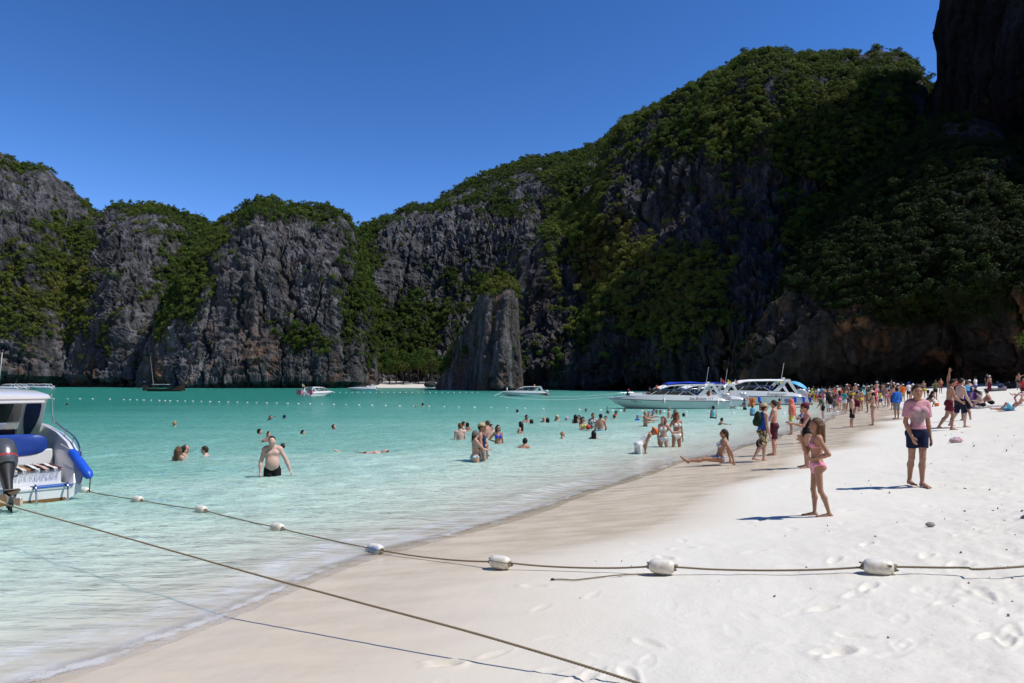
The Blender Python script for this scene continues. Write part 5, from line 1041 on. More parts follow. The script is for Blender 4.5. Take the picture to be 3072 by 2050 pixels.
def speedboat(label, L, loc, heading, group='speedboats moored in the lagoon', canopy=True, tarp=True, name_txt=None, bow_txt=None, num=None, accent=None, eng=2, antenna=True, hull_mat=None, engcowl=ENGL, detail=True, hardtop=False):
    """local frame: y to the bow, x to starboard; built at 9.2 m and scaled"""
    k = L / 9.2; r = thing('speedboat', label, 'boat', group, loc, heading); r.scale = (k, k, k)
    st = np.array([0, .3, .6, 1, 2, 3, 4.5, 5.8, 7, 8, 8.7, 9.2]); hb = np.array([1.12, 1.15, 1.18, 1.2, 1.24, 1.25, 1.24, 1.18, .98, .65, .33, .03])
    rubz = np.interp(st, [0, 5, 9.2], [.62, .66, .80]); top = np.interp(st, [0, .3, .6, 1, 3, 5.8, 7.5, 9.2], [.66, .68, .82, .95, 1.03, 1.12, 1.05, .86])
    keel = np.interp(st, [0, 6, 7.5, 8.6, 9.2], [-.4, -.38, -.15, .35, .72]); chz = np.interp(st, [0, 5, 7.5, 9.2], [.02, .05, .3, .76]); chb = hb * np.interp(st, [0, 6, 9.2], [.9, .84, .5])
    hm = hull_mat or gelcoat()
    MB().loft([[(-b, y, z), (-c, y, cz), (0, y, kz), (c, y, cz), (b, y, z)] for y, b, z, c, cz, kz in zip(st, hb, rubz, chb, chz, keel)], False).build('hull', hm, r, 'auto')
    MB()._add([(-1.12, 0, .62), (-1.01, 0, .02), (0, 0, -.4), (1.01, 0, .02), (1.12, 0, .62)], [(0, 1, 2, 3, 4)]).build('transom', hm, r)
    MB().loft([[(-b * .99, y, z), (-b * .9, y, t), (-b * .82, y, t + .02), (b * .82, y, t + .02), (b * .9, y, t), (b * .99, y, z)] for y, b, z, t in zip(st, hb, rubz, top)], False).build('topside', gelcoat(), r, 'auto')
    MB()._add([(-1.1, -.004, .62), (1.1, -.004, .62), (1.0, -.004, .66), (-1.0, -.004, .66)], [(0, 1, 2, 3)]).build('stern_edge', gelcoat(), r)
    for s in (1, -1):
        MB().tube([(s * (b + .005), y, z) for y, b, z in zip(st, hb, rubz)], .028, 6).build('rub_rail', RUB, r, True)
    # cabin side with raked dark windows
    for s in (1, -1):
        MB().prism([(2.5, 1.0), (6.35, 1.1), (5.75, 1.42), (3.2, 1.38)], s * .93, s * .99).build('cabin_side', gelcoat(), r).rotation_euler = (0, 0, 0)
        sx = s * .998
        for poly in (((2.75, 1.06), (3.95, 1.10), (3.55, 1.36), (3.28, 1.35)), ((4.05, 1.10), (5.05, 1.13), (4.7, 1.39), (3.68, 1.365)), ((5.15, 1.13), (6.2, 1.13), (5.7, 1.40), (4.82, 1.395))):
            MB()._add([(sx, y, z) for y, z in poly], [(0, 1, 2, 3)]).build('window', GLASS, r)
    for o in [c for c in r.children if c.name.startswith('cabin_side')]:
        o.data.transform(Matrix(((0, 1, 0, 0), (1, 0, 0, 0), (0, 0, 1, 0), (0, 0, 0, 1))))
    MB().loft([[(-.93, 6.3, 1.1), (.93, 6.3, 1.1)], [(-.9, 5.7, 1.42), (.9, 5.7, 1.42)]], False).build('windshield', GLASS, r)
    if detail:
        for sx in (-.55, .55):
            for yy in (2.6, 3.6, 4.6): MB().box((sx, yy, 1.08), (.3, .16, .2)).box((sx, yy - .16, 1.28), (.3, .05, .2)).build('seat', VINYL, r, bevel=.03)
    # arch
    for s in (1, -1):
        a = MB().prism([(2.9, 1.05), (2.5, 1.08), (1.55, 1.95), (1.2, 1.95), (.55, .85), (.75, .85), (1.38, 1.78), (1.45, 1.78), (2.05, 1.05)], s * .98, s * 1.06).build('arch', gelcoat(), r)
        a.data.transform(Matrix(((0, 1, 0, 0), (1, 0, 0, 0), (0, 0, 1, 0), (0, 0, 0, 1))))
        if detail: MB().tube([(s * 1.02, .55, .85), (s * 1.02, .95, 1.45), (s * .98, 1.35, 1.96)], .022, 6).build('rail', STEEL, r, True)
    MB().box((0, 1.4, 1.97), (1.06, .22, .03)).build('arch_top', gelcoat(), r)
    if canopy:
        ys = [1.3, 2.5, 4.0, 4.7, 5.5]; zs = [1.98, 2.0, 1.98, 1.93, 1.68]
        MB().loft([[(x * 1.12, y, z - .10 * x * x) for x in np.linspace(-1, 1, 9)] + [(x * 1.12, y, z - .06 - .10 * x * x) for x in np.linspace(1, -1, 9)] for y, z in zip(ys, zs)]).build('canopy', CANV if not hardtop else gelcoat(), r, 'auto')
        for s in (1, -1):
            for y0, y1 in ((2.6, 2.2), (3.4, 4.0), (4.6, 4.2), (5.6, 5.2)): MB().tube([(s * 1.0, y0, 1.25), (s * 1.05, y1, 1.86)], .016, 5).build('canopy_post', STEEL, r)
            MB().tube([(s * 1.02, 2.4, 1.5), (s * 1.03, 5.6, 1.52)], .014, 5).build('side_rail', STEEL, r)
    if tarp:
        MB().loft([[(x, y, z - .08 * x * x + .03 * math.sin(3 * y + 2 * x)) for x in np.linspace(-1, 1, 7)] + [(x, y, z - .05 - .08 * x * x) for x in np.linspace(1, -1, 7)] for y, z in ((1.9, 2.07), (2.8, 2.12), (3.6, 2.13), (4.4, 2.09), (4.8, 2.0))]).build('tarpaulin', TARP, r, 'auto')
    for i in range(eng): engine(r, ((i - (eng - 1) / 2) * .62, -.32, .25), rad(-28), 1.0, engcowl)
    MB().box((0, .2, .34), (.95, .32, .03)).build('swim_platform', gelcoat(), r, bevel=.02)
    MB().box((0, .62, .6), (1.0, .05, .27)).build('bulkhead', VINYL if detail else gelcoat(), r)
    if antenna:
        MB().tube([(.4, 1.4, 2.0), (.55, 1.15, 3.3)], .012, 5).build('antenna', CANV, r); MB().box((0, 1.4, 2.06), (.16, .1, .06)).build('radar', gelcoat(), r, bevel=.02)
    if detail:
        MB().tube(smooth_path([(-.9, 6.4, 1.1), (-.8, 7.3, 1.28), (-.35, 8.5, 1.22), (0, 8.9, 1.15), (.35, 8.5, 1.22), (.8, 7.3, 1.28), (.9, 6.4, 1.1)], 5), .014, 5).build('bow_rail', STEEL, r, True)
        MB().box((.1, 7.2, 1.16), (.42, .5, .1)).build('hatch', gelcoat(), r, bevel=.02)
    inkb = paint((.01, .01, .015), .5)
    side = 1 if math.cos(heading - rad(-90)) > 0 else -1     # which side looks at the beach camera
    rt_ = (rad(90), 0, rad(90)) if side > 0 else (rad(90), 0, rad(-90))
    if name_txt: text_on(name_txt, .30, inkb, r, (side * 1.222, 2.3, .74), rt_, shear=.25)
    if bow_txt: text_on(bow_txt, .26, inkb, r, (side * 1.06, 7.35, .52), (rad(90), rad(-8) * side, rt_[2] + side * rad(24)), shear=.1)
    if num: text_on(num, .5, paint((.02, .05, .28), .4), r, (side * 1.205, 1.35, .12), rt_)
    if accent:
        for s in (1, -1):
            MB()._add([(s * 1.137, .03, .1), (s * 1.16, .03, .55), (s * 1.20, 1.6, .62), (s * 1.15, .6, .3)], [(0, 1, 2, 3)]).build('navy_flash', NAVYG, r); MB()._add([(s * 1.14, .05, .1), (s * 1.16, .6, .3), (s * 1.21, 1.6, .62), (s * 1.22, 2.4, .62), (s * 1.15, .8, .2)], [(0, 1, 2, 3, 4)]).build('yellow_stripe', paint((.7, .5, .03), .4), r)
    return r
HL_ = rad(90)      # heading: bow towards the left of the picture
def at_px(px, py): Y = CH * F / (py - H0); return ((px - CX) / F * Y, Y, 0.0)
x0, y0, _ = at_px(2190, 1228); speedboat('long white speedboat with blue tarpaulin and Sea Breeze lettering, nearest of three at the beach', 9.2, (x0, y0 + 1.2, 0), HL_ + rad(2), name_txt='Sea Breeze 111', bow_txt='Yabb •••')
b2 = (x0, y0 + 1.2)
x0, y0, _ = at_px(2246, 1222); speedboat('white speedboat with blue awning and bare outboard engines, between the other two', 9.0, (x0, y0 + 1.5, 0), HL_ + rad(4), name_txt='', tarp=True)
b3 = (x0, y0 + 1.5)
x0, y0, _ = at_px(2426, 1217); speedboat('white speedboat numbered 902 with white canopy, rightmost of the three by the beach', 10.6, (x0, y0 + 1.6, .05), HL_ - rad(3), name_txt='Ruengjarasri', num='902', tarp=False)
b4 = (x0, y0 + 1.6)
x0, y0, _ = at_px(1640, 1189); speedboat('white speedboat with yellow and navy stern flash anchored alone in mid lagoon', 6.6, (x0, y0, 0), HL_ + rad(3), accent=True, tarp=False, detail=False, hardtop=True, antenna=False)
b5 = (x0, y0)
x0, y0, _ = at_px(915, 1190); speedboat('small speedboat seen from behind with pink stern cushions, under way by the promontory', 6.2, (x0, y0, 0), rad(-24), tarp=False, detail=False, eng=1, antenna=False)
b6 = (x0, y0)
x0, y0, _ = at_px(1131, 1172.5); speedboat('white open motorboat at the tiny beach', 6.6, (x0, y0, 0), HL_ + rad(2), tarp=False, detail=False, canopy=False, antenna=False)
for i, (px, py, h) in enumerate(((160, 1168, 5), (118, 1167.5, -4), (84, 1168.5, 6), (58, 1169, 3))):
    x0, y0, _ = at_px(px, py); speedboat(['smallest white speedboat at the right end of the far left cluster', 'white speedboat second from the right in the far left cluster', 'white speedboat third from the right in the far left cluster', 'white speedboat leftmost in the far left cluster'][i], 6.5, (x0, y0, 0), HL_ + rad(h), tarp=False, detail=False, antenna=(i == 3))
# pink cushions on the little boat
for s in (-1, 1): MB().box((0, 0, 0), (.42, .12, .36)).build('cushion', paint((.62, .20, .26), .7), thing('seat_cushion', 'pink seat cushion on the %s side of the small stern-on boat' % ('left' if s < 0 else 'right'), 'cushion', None, (b6[0] + s * .75, b6[1] - .05, .62), rad(-24)))
# long-tail boat
def longtail():
    x0, y0, _ = at_px(489, 1174.5); r = thing('longtail_boat', 'dark wooden longtail boat with pale cabin roof and a mast below the left cliff', 'boat', None, (x0, y0, 0), HL_ * -1)
    WD = paint((.055, .032, .02), .6, .3, 0, .3); st = np.linspace(-4.2, 4.6, 13); b = .85 * (1 - np.abs(st / 5) ** 2.6); tp = .55 + .045 * np.maximum(st, 0) ** 2 + .01 * np.minimum(st, 0) ** 2
    MB().loft([[(-w, y, t), (-w * .75, y, .15), (0, y, -.25 + .6 * t * (abs(y) > 3.4)), (w * .75, y, .15), (w, y, t)] for y, w, t in zip(st, b, tp)], False).build('hull', WD, r, 'auto')
    MB().box((0, 0, .42), (.6, 3.4, .03)).build('deck', paint((.2, .12, .07), .7), r)
    MB().tube([(0, 4.4, 1.35), (0, 5.0, 2.0), (0, 5.1, 2.5)], [.07, .06, .03], 6).build('prow', WD, r); MB().tube([(0, 4.75, 1.6), (0, 4.95, 1.95)], .13, 8).build('ribbon', paint((.7, .35, .1), .8), r)
    MB().box((0, -.4, 1.45), (.8, 1.5, .04)).build('cabin_roof', paint((.42, .62, .62), .7), r, bevel=.02)
    for s in (-1, 1):
        for y in (-1.7, .9): MB().tube([(s * .7, y, .5), (s * .7, y, 1.45)], .03, 5).build('roof_post', WD, r)
    MB().tube([(0, -1.9, .5), (.1, -2.6, 7.4)], [.05, .025], 6).build('mast', paint((.4, .36, .3), .7), r)
    MB().box((0, -3.6, 1.0), (.25, .4, .25)).build('engine', RUB, r, bevel=.03); MB().tube([(0, -3.9, 1.0), (0, -6.4, .0)], .03, 5).build('propeller_shaft', RUB, r)
longtail()
x0, y0, _ = at_px(14, 1168); MB().tube([(0, 0, 1), (.8, .1, 9.6)], [.16, .08], 6).build('pole', paint((.45, .47, .40), .7), thing('mast', 'leaning pale mast rising behind the hardtop at the far left', 'mast', None, (x0, y0 - 2, 0)), True)
# ---------------------------------------------------------------- the moored boat at the left edge, seen from its stern
def foreground_boat():
    r = thing('speedboat', 'white speedboat stern with outboard, blue seat and striped mat at the left edge', 'boat', 'speedboats moored in the lagoon', (-8.88, 11.78, 0), rad(45))
    W_ = gelcoat((.74, .75, .755)); g = [(-.0, .30), (.10, .48), (.25, .68), (.5, .86), (.9, 1.0), (1.8, 1.15), (3.0, 1.25), (4.5, 1.3), (6.2, 1.35), (7.4, 1.3)]
    bw = [1.22, 1.25, 1.27, 1.28, 1.29, 1.29, 1.27, 1.15, .8, .1]
    MB().loft([[(-b, y, z), (-b * 1.0, y, z * .55), (-b * .82, y, .02), (0, y, -.32), (b * .82, y, .02), (b * 1.0, y, z * .55), (b, y, z)] for (y, z), b in zip(g, bw)], False).build('hull', W_, r, 'auto')
    MB()._add([(-1.22, 0, .30), (-1.22, 0, .16), (-1.0, 0, .02), (0, 0, -.32), (1.0, 0, .02), (1.22, 0, .16), (1.22, 0, .30)], [tuple(range(7))]).build('transom', W_, r)
    MB()._add([(-1.0, -.004, .03), (-.1, -.004, -.26), (.1, -.004, -.26), (1.0, -.004, .03), (.96, -.004, .07), (-.96, -.004, .07)], [tuple(range(6))]).build('stained_waterline', paint((.20, .11, .04), .7, .2, 0, .5), r)
    for s in (1, -1):   # inner walls and gunwale caps
        MB().loft([[(s * b, y, z), (s * (b - .12), y, z + .01), (s * (b - .2), y, max(.29, z - .3)), (s * (b - .22), y, .28)] for (y, z), b in zip(g[:-1], bw[:-1])], False).build('gunwale', W_, r, 'auto')
        MB().tube(smooth_path([(s * 1.10, 1.82, 1.93), (s * 1.22, 2.25, 1.42), (s * 1.27, 1.95, 1.27), (s * 1.28, 1.0, 1.14), (s * 1.28, .5, 1.0), (s * 1.27, .2, .76), (s * 1.25, .03, .48), (s * 1.20, -.03, .27)], 6), .017, 8).build('hand_rail', STEEL, r, True)
        for y, z in ((1.4, 1.09), (.8, .97), (.35, .78)): MB().tube([(s * 1.24, y, z), (s * 1.275, y - .05, z + .14)], .013, 6).build('rail_post', STEEL, r, True)
    MB().box((0, .7, .26), (1.05, .72, .03)).build('stern_deck', W_, r, bevel=.015)
    MB().box((0, 1.5, .55), (1.05, .06, .3)).build('bulkhead', W_, r, bevel=.02)
    sb = MB(); sb.loft([[(.16 + w * np.sign(math.cos(a)) * abs(math.cos(a)) ** .45, y, .94 + h * .85 * np.sign(math.sin(a)) * abs(math.sin(a)) ** .5) for a in np.linspace(0, 2 * math.pi, 32, endpoint=False)] for y, w, h in ((1.42, .72, .22), (1.45, .80, .25), (1.55, .82, .26), (1.62, .78, .24))]); sb.build('seat_back', VINYL, r, 'auto')
    MB().box((.1, 1.75, .82), (.8, .25, .06)).build('seat', VINYL, r, bevel=.03)
    MB().box((.55, .72, .42), (.42, .42, .15)).build('side_locker', W_, r, bevel=.04)
    MB().tube(smooth_path([(.14, .32, .34), (.16, .295, .42), (.22, .295, .48), (.30, .30, .5)], 4), .012, 6).build('grab_handle', RUB, r, True)
    MB().box((.78, .10, .285), (.31, .13, .012)).build('step_pad', paint((.02, .11, .42), .6, .3, 0, .15), r)
    MB().ell((.28, -.012, .10), (.04, .01, .04)).build('drain_fitting', STEEL, r, True)
    for x in (.50, .98): MB().tube(smooth_path([(x, .06, .30), (x, -.05, .34), (x, -.13, .27), (x, -.15, .05), (x + .03, -.16, -.22)], 5), .017, 8).build('ladder_rail', STEEL, r, True)
    MB().tube([(.50, -.14, .0), (.98, -.14, .0)], .015, 8).build('ladder_rung', STEEL, r, True)
    before = set(r.children)
    # hardtop on two raked legs with navy panels
    MB().loft([[(-1.15, y, z - .045), (1.15, y, z - .045), (1.13, y, z - .015), (.6, y, z + .02), (-.6, y, z + .02), (-1.13, y, z - .01)] for y, z in ((1.74, 1.93), (1.9, 1.98), (3.2, 2.05), (4.6, 2.06), (5.6, 1.98))]).build('hardtop', W_, r, 'auto')
    MB().box((0, 1.86, 1.86), (1.05, .10, .07)).build('hardtop_beam', W_, r, bevel=.02)
    for s in (1, -1):
        def leg(p, a, b, nm, m):
            o = MB().prism(p, s * a, s * b).build(nm, m, r); o.data.transform(Matrix(((0, 1, 0, 0), (1, 0, 0, 0), (0, 0, 1, 0), (0, 0, 0, 1)))); return o
        leg([(1.78, 1.93), (2.45, 1.95), (3.9, 1.25), (4.4, .85), (3.15, .85), (2.7, 1.08), (2.2, 1.5)], .70, 1.10, 'arch_leg', W_)
        q0, q1 = np.array([1.86, 1.80]), np.array([3.0, .92])
        pn = []
        for t_ in np.linspace(0, 1, 7):
            yy, zz = [(1.80, 1.88), (1.95, 1.72), (2.16, 1.51), (2.36, 1.33), (2.56, 1.17), (2.78, 1.02), (3.05, .88)][int(round(t_ * 6))]; w0 = .10 * math.sin(math.pi * min(1, .25 + t_)) + .04
            pn.append([(s * (.88 - w0), yy - .012, zz - .012), (s * (.88 + w0), yy - .012, zz - .012)])
        MB().loft(pn, False).build('navy_panel', NAVYG, r)
        MB().tube(smooth_path([(s * .9, 2.0, 1.88), (s * .88, 3.0, 1.5), (s * .86, 3.6, 1.36), (s * .86, 4.6, 1.42), (s * .9, 5.4, 1.9)], 6), .014, 6).build('side_rail', STEEL, r, True)
        MB().tube([(s * .88, 3.2, 1.46), (s * .9, 2.7, 1.95)], .012, 6).build('side_rail', STEEL, r, True); MB().tube(smooth_path([(s * .9, 3.0, 1.98), (s * .82, 3.2, 1.75), (s * .87, 3.35, 1.42)], 5), .012, 6).build('side_rail', STEEL, r, True)
    for o_ in set(r.children) - before: o_.location.y += .34; o_.location.z -= .05
    MB().box((0, 3.2, .75), (1.0, .04, .42)).build('cabin_bulkhead', NAVYG, r)
    MB().loft([[(-1.0, 4.4, 1.25), (1.0, 4.4, 1.25)], [(-.95, 5.3, 1.85), (.95, 5.3, 1.85)]], False).build('windshield', GLASS, r)
    engine(r, (.05, -.42, .38), rad(-38), .88, ENG); engine(r, (-.75, -.42, .38), rad(-38), .88, ENG)
    MB().tube(smooth_path([(.15, .0, .34), (.2, .25, .42), (.12, .5, .36)], 5), .014, 6).build('fuel_hose', paint((.02, .07, .35), .5), r, True)
    # striped mat with frayed ends
    mt = thing('striped_mat', 'black, white and tan striped rug with frayed ends on the boat locker', 'rug', None, (-8.88, 11.78, 0), rad(45))
    cols = [(.015, .014, .014), (.72, .70, .66), (.02, .018, .018), (.66, .62, .56), (.30, .15, .07), (.015, .014, .014), (.72, .70, .66), (.02, .018, .018), (.62, .42, .36), (.015, .014, .014), (.7, .68, .64), (.10, .03, .04)]
    rs = np.random.RandomState(2)
    for i, c in enumerate(cols):
        x = .16 + i * .068; ys = np.linspace(.26, 1.16, 9)
        MB().loft([[(x, y, .578 + .006 * math.sin(9 * y + i)), (x + .064, y, .578 + .006 * math.sin(9 * y + i + .4)), (x + .064, y, .588 + .006 * math.sin(9 * y + i + .4)), (x, y, .588 + .006 * math.sin(9 * y + i))] for y in ys]).build('stripe', paint(c, .9, .1, 0, .25), mt)
        m = MB()
        for e in range(4): xx = x + .016 * e; m.tube([(xx, .26, .582), (xx + rs.normal() * .01, .22, .578), (xx + rs.normal() * .015, .20, .52 + .03 * rs.rand())], .0035, 4); m.tube([(xx, 1.16, .582), (xx + rs.normal() * .01, 1.21, .60)], .0035, 4)
        m.build('fringe', paint(c, .9, .1, 0, .25), mt)
foreground_boat()
def fender(a, b, rr, mat, label, rope_top=None, tail=None):
    a, b = np.array(a), np.array(b); d = b - a; o = thing('fender', label, 'fender', 'fenders hanging on boats', tuple(a)); p = lambda t: d * t
    MB().tube([p(-.04), p(0), p(.05), p(.12), p(.88), p(.95), p(1), p(1.03)], [rr * .2, rr * .35, rr * .8, rr, rr, rr * .85, rr * .45, rr * .2], 14).build('fender_body', mat, o, True)
    if rope_top is not None: MB().tube([np.array(rope_top) - a, p(-.03)], .008, 5).build('lanyard', paint((.5, .48, .42), .9), o)
    if tail is not None: MB().tube([p(1.02), np.array(tail) - a], .010, 5).build('tail_rope', RUB, o)
fender(W(213, 1352, 12.95), W(270, 1432, 12.55), .088, BLUEF, 'fat blue fender hanging at the corner of the left speedboat', W(182, 1332, 12.95), W(268, 1475, 12.4))
def hullpt(b, y, z, h=1.3): return np.array([b[0] - y, b[1] - h, z])
fender(W(1992, 1196, b2[1] - 1.36), W(1992, 1212, b2[1] - 1.36), .09, paint((.75, .75, .73), .5), 'white fender amidships on the long speedboat', W(1992, 1184, b2[1] - 1.3))
fender(W(2153, 1199, b2[1] - 1.36), W(2153, 1217, b2[1] - 1.36), .09, paint((.75, .75, .73), .5), 'white fender near the stern of the long speedboat', W(2153, 1190, b2[1] - 1.3))
for px_, t_ in ((2278, 'leftmost'), (2386, 'middle'), (2411, 'rightmost')): fender(W(px_, 1190, b4[1] - 1.55), W(px_, 1208, b4[1] - 1.55), .12, BLUEF, 'blue fender on the numbered boat, %s of three' % t_, W(px_, 1180, b4[1] - 1.45))
# flags and life vests
FL = [(2163, 1142, b2[1], (.5, .06, .1), 'red and white pennant flying above the long speedboat'), (2184, 1146, b3[1], (.70, .62, .05), 'yellow pennant above the middle boat'), (2205, 1146, b3[1], (.7, .45, .4), 'pale red pennant above the middle boat'), (2325, 1147, b4[1], (.25, .5, .62), 'pale blue pennant above the numbered boat'), (2336, 1144, b4[1], (.78, .70, .05), 'bright yellow pennant above the numbered boat'), (907, 1156, b6[1], (.75, .75, .3), 'pale yellow pennant above the small stern-on boat')]
for px_, py_, Y, c, lb in FL:
    q = W(px_, py_, Y); o = thing('pennant', lb, 'flag', None, tuple(q)); MB().tube([(0, 0, -.42), (0, 0, .22)], .012, 5).build('flag_staff', CANV, o)
    MB().loft([[(t * .32, .03 * math.sin(9 * t), .20 - .25 * t), (t * .32, .03 * math.sin(9 * t), -.12 - .12 * t), (t * .32, .008 + .03 * math.sin(9 * t), -.12 - .12 * t), (t * .32, .008 + .03 * math.sin(9 * t), .20 - .25 * t)] for t in np.linspace(0, 1, 6)]).build('flag_cloth', paint(c, .8, .2), o)
for i, px_ in enumerate((2253, 2260)):
    q = W(px_, 1206, b3[1] - .6); o = thing('life_vest', 'orange life vest hanging at the stern of the middle boat, %s' % ('left one' if i == 0 else 'right one'), 'life vest', None, tuple(q))
    MB().box((0, 0, 0), (.14, .08, .34), (0, .15 * i, .4)).build('vest_panel', paint(((.55, .10, .02), (.75, .18, .03))[i], .8), o, bevel=.05); MB().box((0, -.085, .05), (.15, .012, .03), (0, .15 * i, .4)).build('strap', RUB, o)
q = W(2398, 1153, 74); um = thing('parasol', 'sky blue parasol tilted over the crowd', 'parasol', None, tuple(q), 0); um.rotation_euler = (rad(10), rad(24), 0)
MB().loft([[(r_ * math.cos(a), r_ * math.sin(a), z) for a in np.linspace(0, 2 * math.pi, 16, endpoint=False)] for r_, z in ((.98, -.18), (.7, .04), (.35, .14), (.03, .18))]).build('canopy', paint((.10, .45, .72), .6), um); MB().tube([(0, 0, .2), (0, 0, -1.9)], .018, 6).build('shaft', STEEL, um)
AB = b2[1] - .3
PB('man in orange shirt standing at the windshield of the long speedboat', 1972, 1153, AB, 30, 'stand', 'm', 't', ('short', 'k'), [('tee', 'orange'), ('shorts', 'black')], H=1.0)
PB('crouching person in black with a red hat on the bow deck', 1881, 1168, AB, -100, 'sitfwd', 'm', 'b', ('short', 'k'), [('tee', 'black'), ('shorts', 'black'), ('cap', 'red')], H=1.3)
PB('person in dark clothes sitting on the cabin edge with a leg hanging down', 1953, 1162, AB, 110, 'sitfwd', 'm', 't', ('short', 'k'), [('tee', 'black'), ('shorts', 'white')], H=1.3)
PB('woman in red and pink standing inside the arch of the long speedboat', 2126, 1163, AB, 160, 'hips', 'f', 't', ('long', 'b'), [('tank', 'brown'), ('shorts', 'coral')], H=1.5)
PB('woman in pale bikini with her back turned at the stern of the middle boat', 2187, 1168, b3[1] - .4, 10, 'stand', 'f', 'l', ('bun', 'k'), [('bikini', 'white')], H=1.55)
PB('person standing on the bow of the lone anchored speedboat', 1521, 1159, b5[1], 90, 'stand', 'm', 'b', ('short', 'k'), [('tee', 'white'), ('shorts', 'black')], H=1.5)
PB('person with blond hair on the roof of the lone anchored speedboat', 1604, 1153, b5[1], 160, 'sitfwd', 'f', 'l', ('long', 'y'), [('bikini', 'white')], H=1.4)
PB('person leaning at the right side of the small stern-on boat', 927, 1167, b6[1] + 1.2, 60, 'stand', 'm', 'l', ('short', 'd'), [('shorts', 'navy')], H=1.5)
print('boats', round(time.time() - T0, 1))
# ---------------------------------------------------------------- ropes, buoys, floats
def rope_mat(rgb):
    t = NT('rope'); n = t.noise(t.pos(), 60, 4, .7); t.pbr(Base_Color=t.mix(n, tuple(c * .55 for c in rgb), tuple(min(1, c * 1.25) for c in rgb)), Roughness=.95, Specular_IOR_Level=.1); return t.m
HEMP = rope_mat((.31, .255, .18))
def resample(pts, step):
    pts = np.array(pts, float); s = np.concatenate([[0], np.cumsum(np.linalg.norm(np.diff(pts, axis=0), axis=1))]); n = max(2, int(s[-1] / step)); t = np.linspace(0, s[-1], n)
    return np.stack([np.interp(t, s, pts[:, i]) for i in range(3)], 1), t
def laid_rope(name, label, pts, R=.014, pitch=.075, far=None, rough=0.0):
    """three twisted strands"""
    P_, t = resample(pts, pitch / 9); T = np.gradient(P_, axis=0); T /= np.linalg.norm(T, axis=1)[:, None]
    U = np.cross(T, [0, 0, 1.0]); U /= np.linalg.norm(U, axis=1)[:, None]; V = np.cross(U, T); vs, fs, n0 = [], [], 0
    for k in range(3):
        a = 2 * math.pi * (t / pitch + k / 3); c = P_ + R * .54 * (np.cos(a)[:, None] * U + np.sin(a)[:, None] * V); rings = []
        for q in range(5):
            b = 2 * math.pi * q / 5; rings.append(c + R * .52 * (math.cos(b) * U + math.sin(b) * V))
        v = np.stack(rings, 1).reshape(-1, 3); n = len(P_); i = np.arange((n - 1) * 5).reshape(n - 1, 5); j = np.roll(i, -1, 1)
        fs.append(np.stack([i, j, j + 5, i + 5], -1).reshape(-1, 4) + n0); vs.append(v); n0 += len(v)
    o = thing(name, label, 'rope', me=mesh_np(name, np.concatenate(vs), np.concatenate(fs)), mat=HEMP); return o
BUO = [(255, 1480), (413, 1507), (604, 1538), (833, 1593), (1126, 1659), (1500, 1708), (1985, 1723), (2635, 1726)]
BL = [np.array(hit(x, y)) for x, y in BUO]
for b in BL: b[2] = max(0.0, float(ground_z(b[0], b[1])))
axis_z = lambda i: (.045 if BL[i][2] < .02 else .075)
rp = [BL[0] + np.array([-.9, .3, .05])]
for i, b in enumerate(BL):
    p = b + np.array([0, 0, axis_z(i)])
    if i:
        q = rp[-1]
        for t in (.25, .5, .75): m = q + (p - q) * t; m[2] = max(m[2] - .035 * 4 * t * (1 - t), max(0, float(ground_z(m[0], m[1]))) + .012 if BL[i][2] > .02 else .036); rp.append(m)
    rp.append(p)
e = np.array(hit(3140, 1727)); e[2] = float(ground_z(e[0], e[1])) + .09; rp.append((rp[-1] + e) / 2 + np.array([0, 0, -.015])); rp.append(e); e2 = np.array([9.5, e[1] + .1, 0]); e2[2] = float(ground_z(e2[0], e2[1])) + .15; rp.append(e2)
laid_rope('buoy_rope', 'twisted hemp rope carrying white buoys across the sand into the water', smooth_path(rp, 6), .0105)
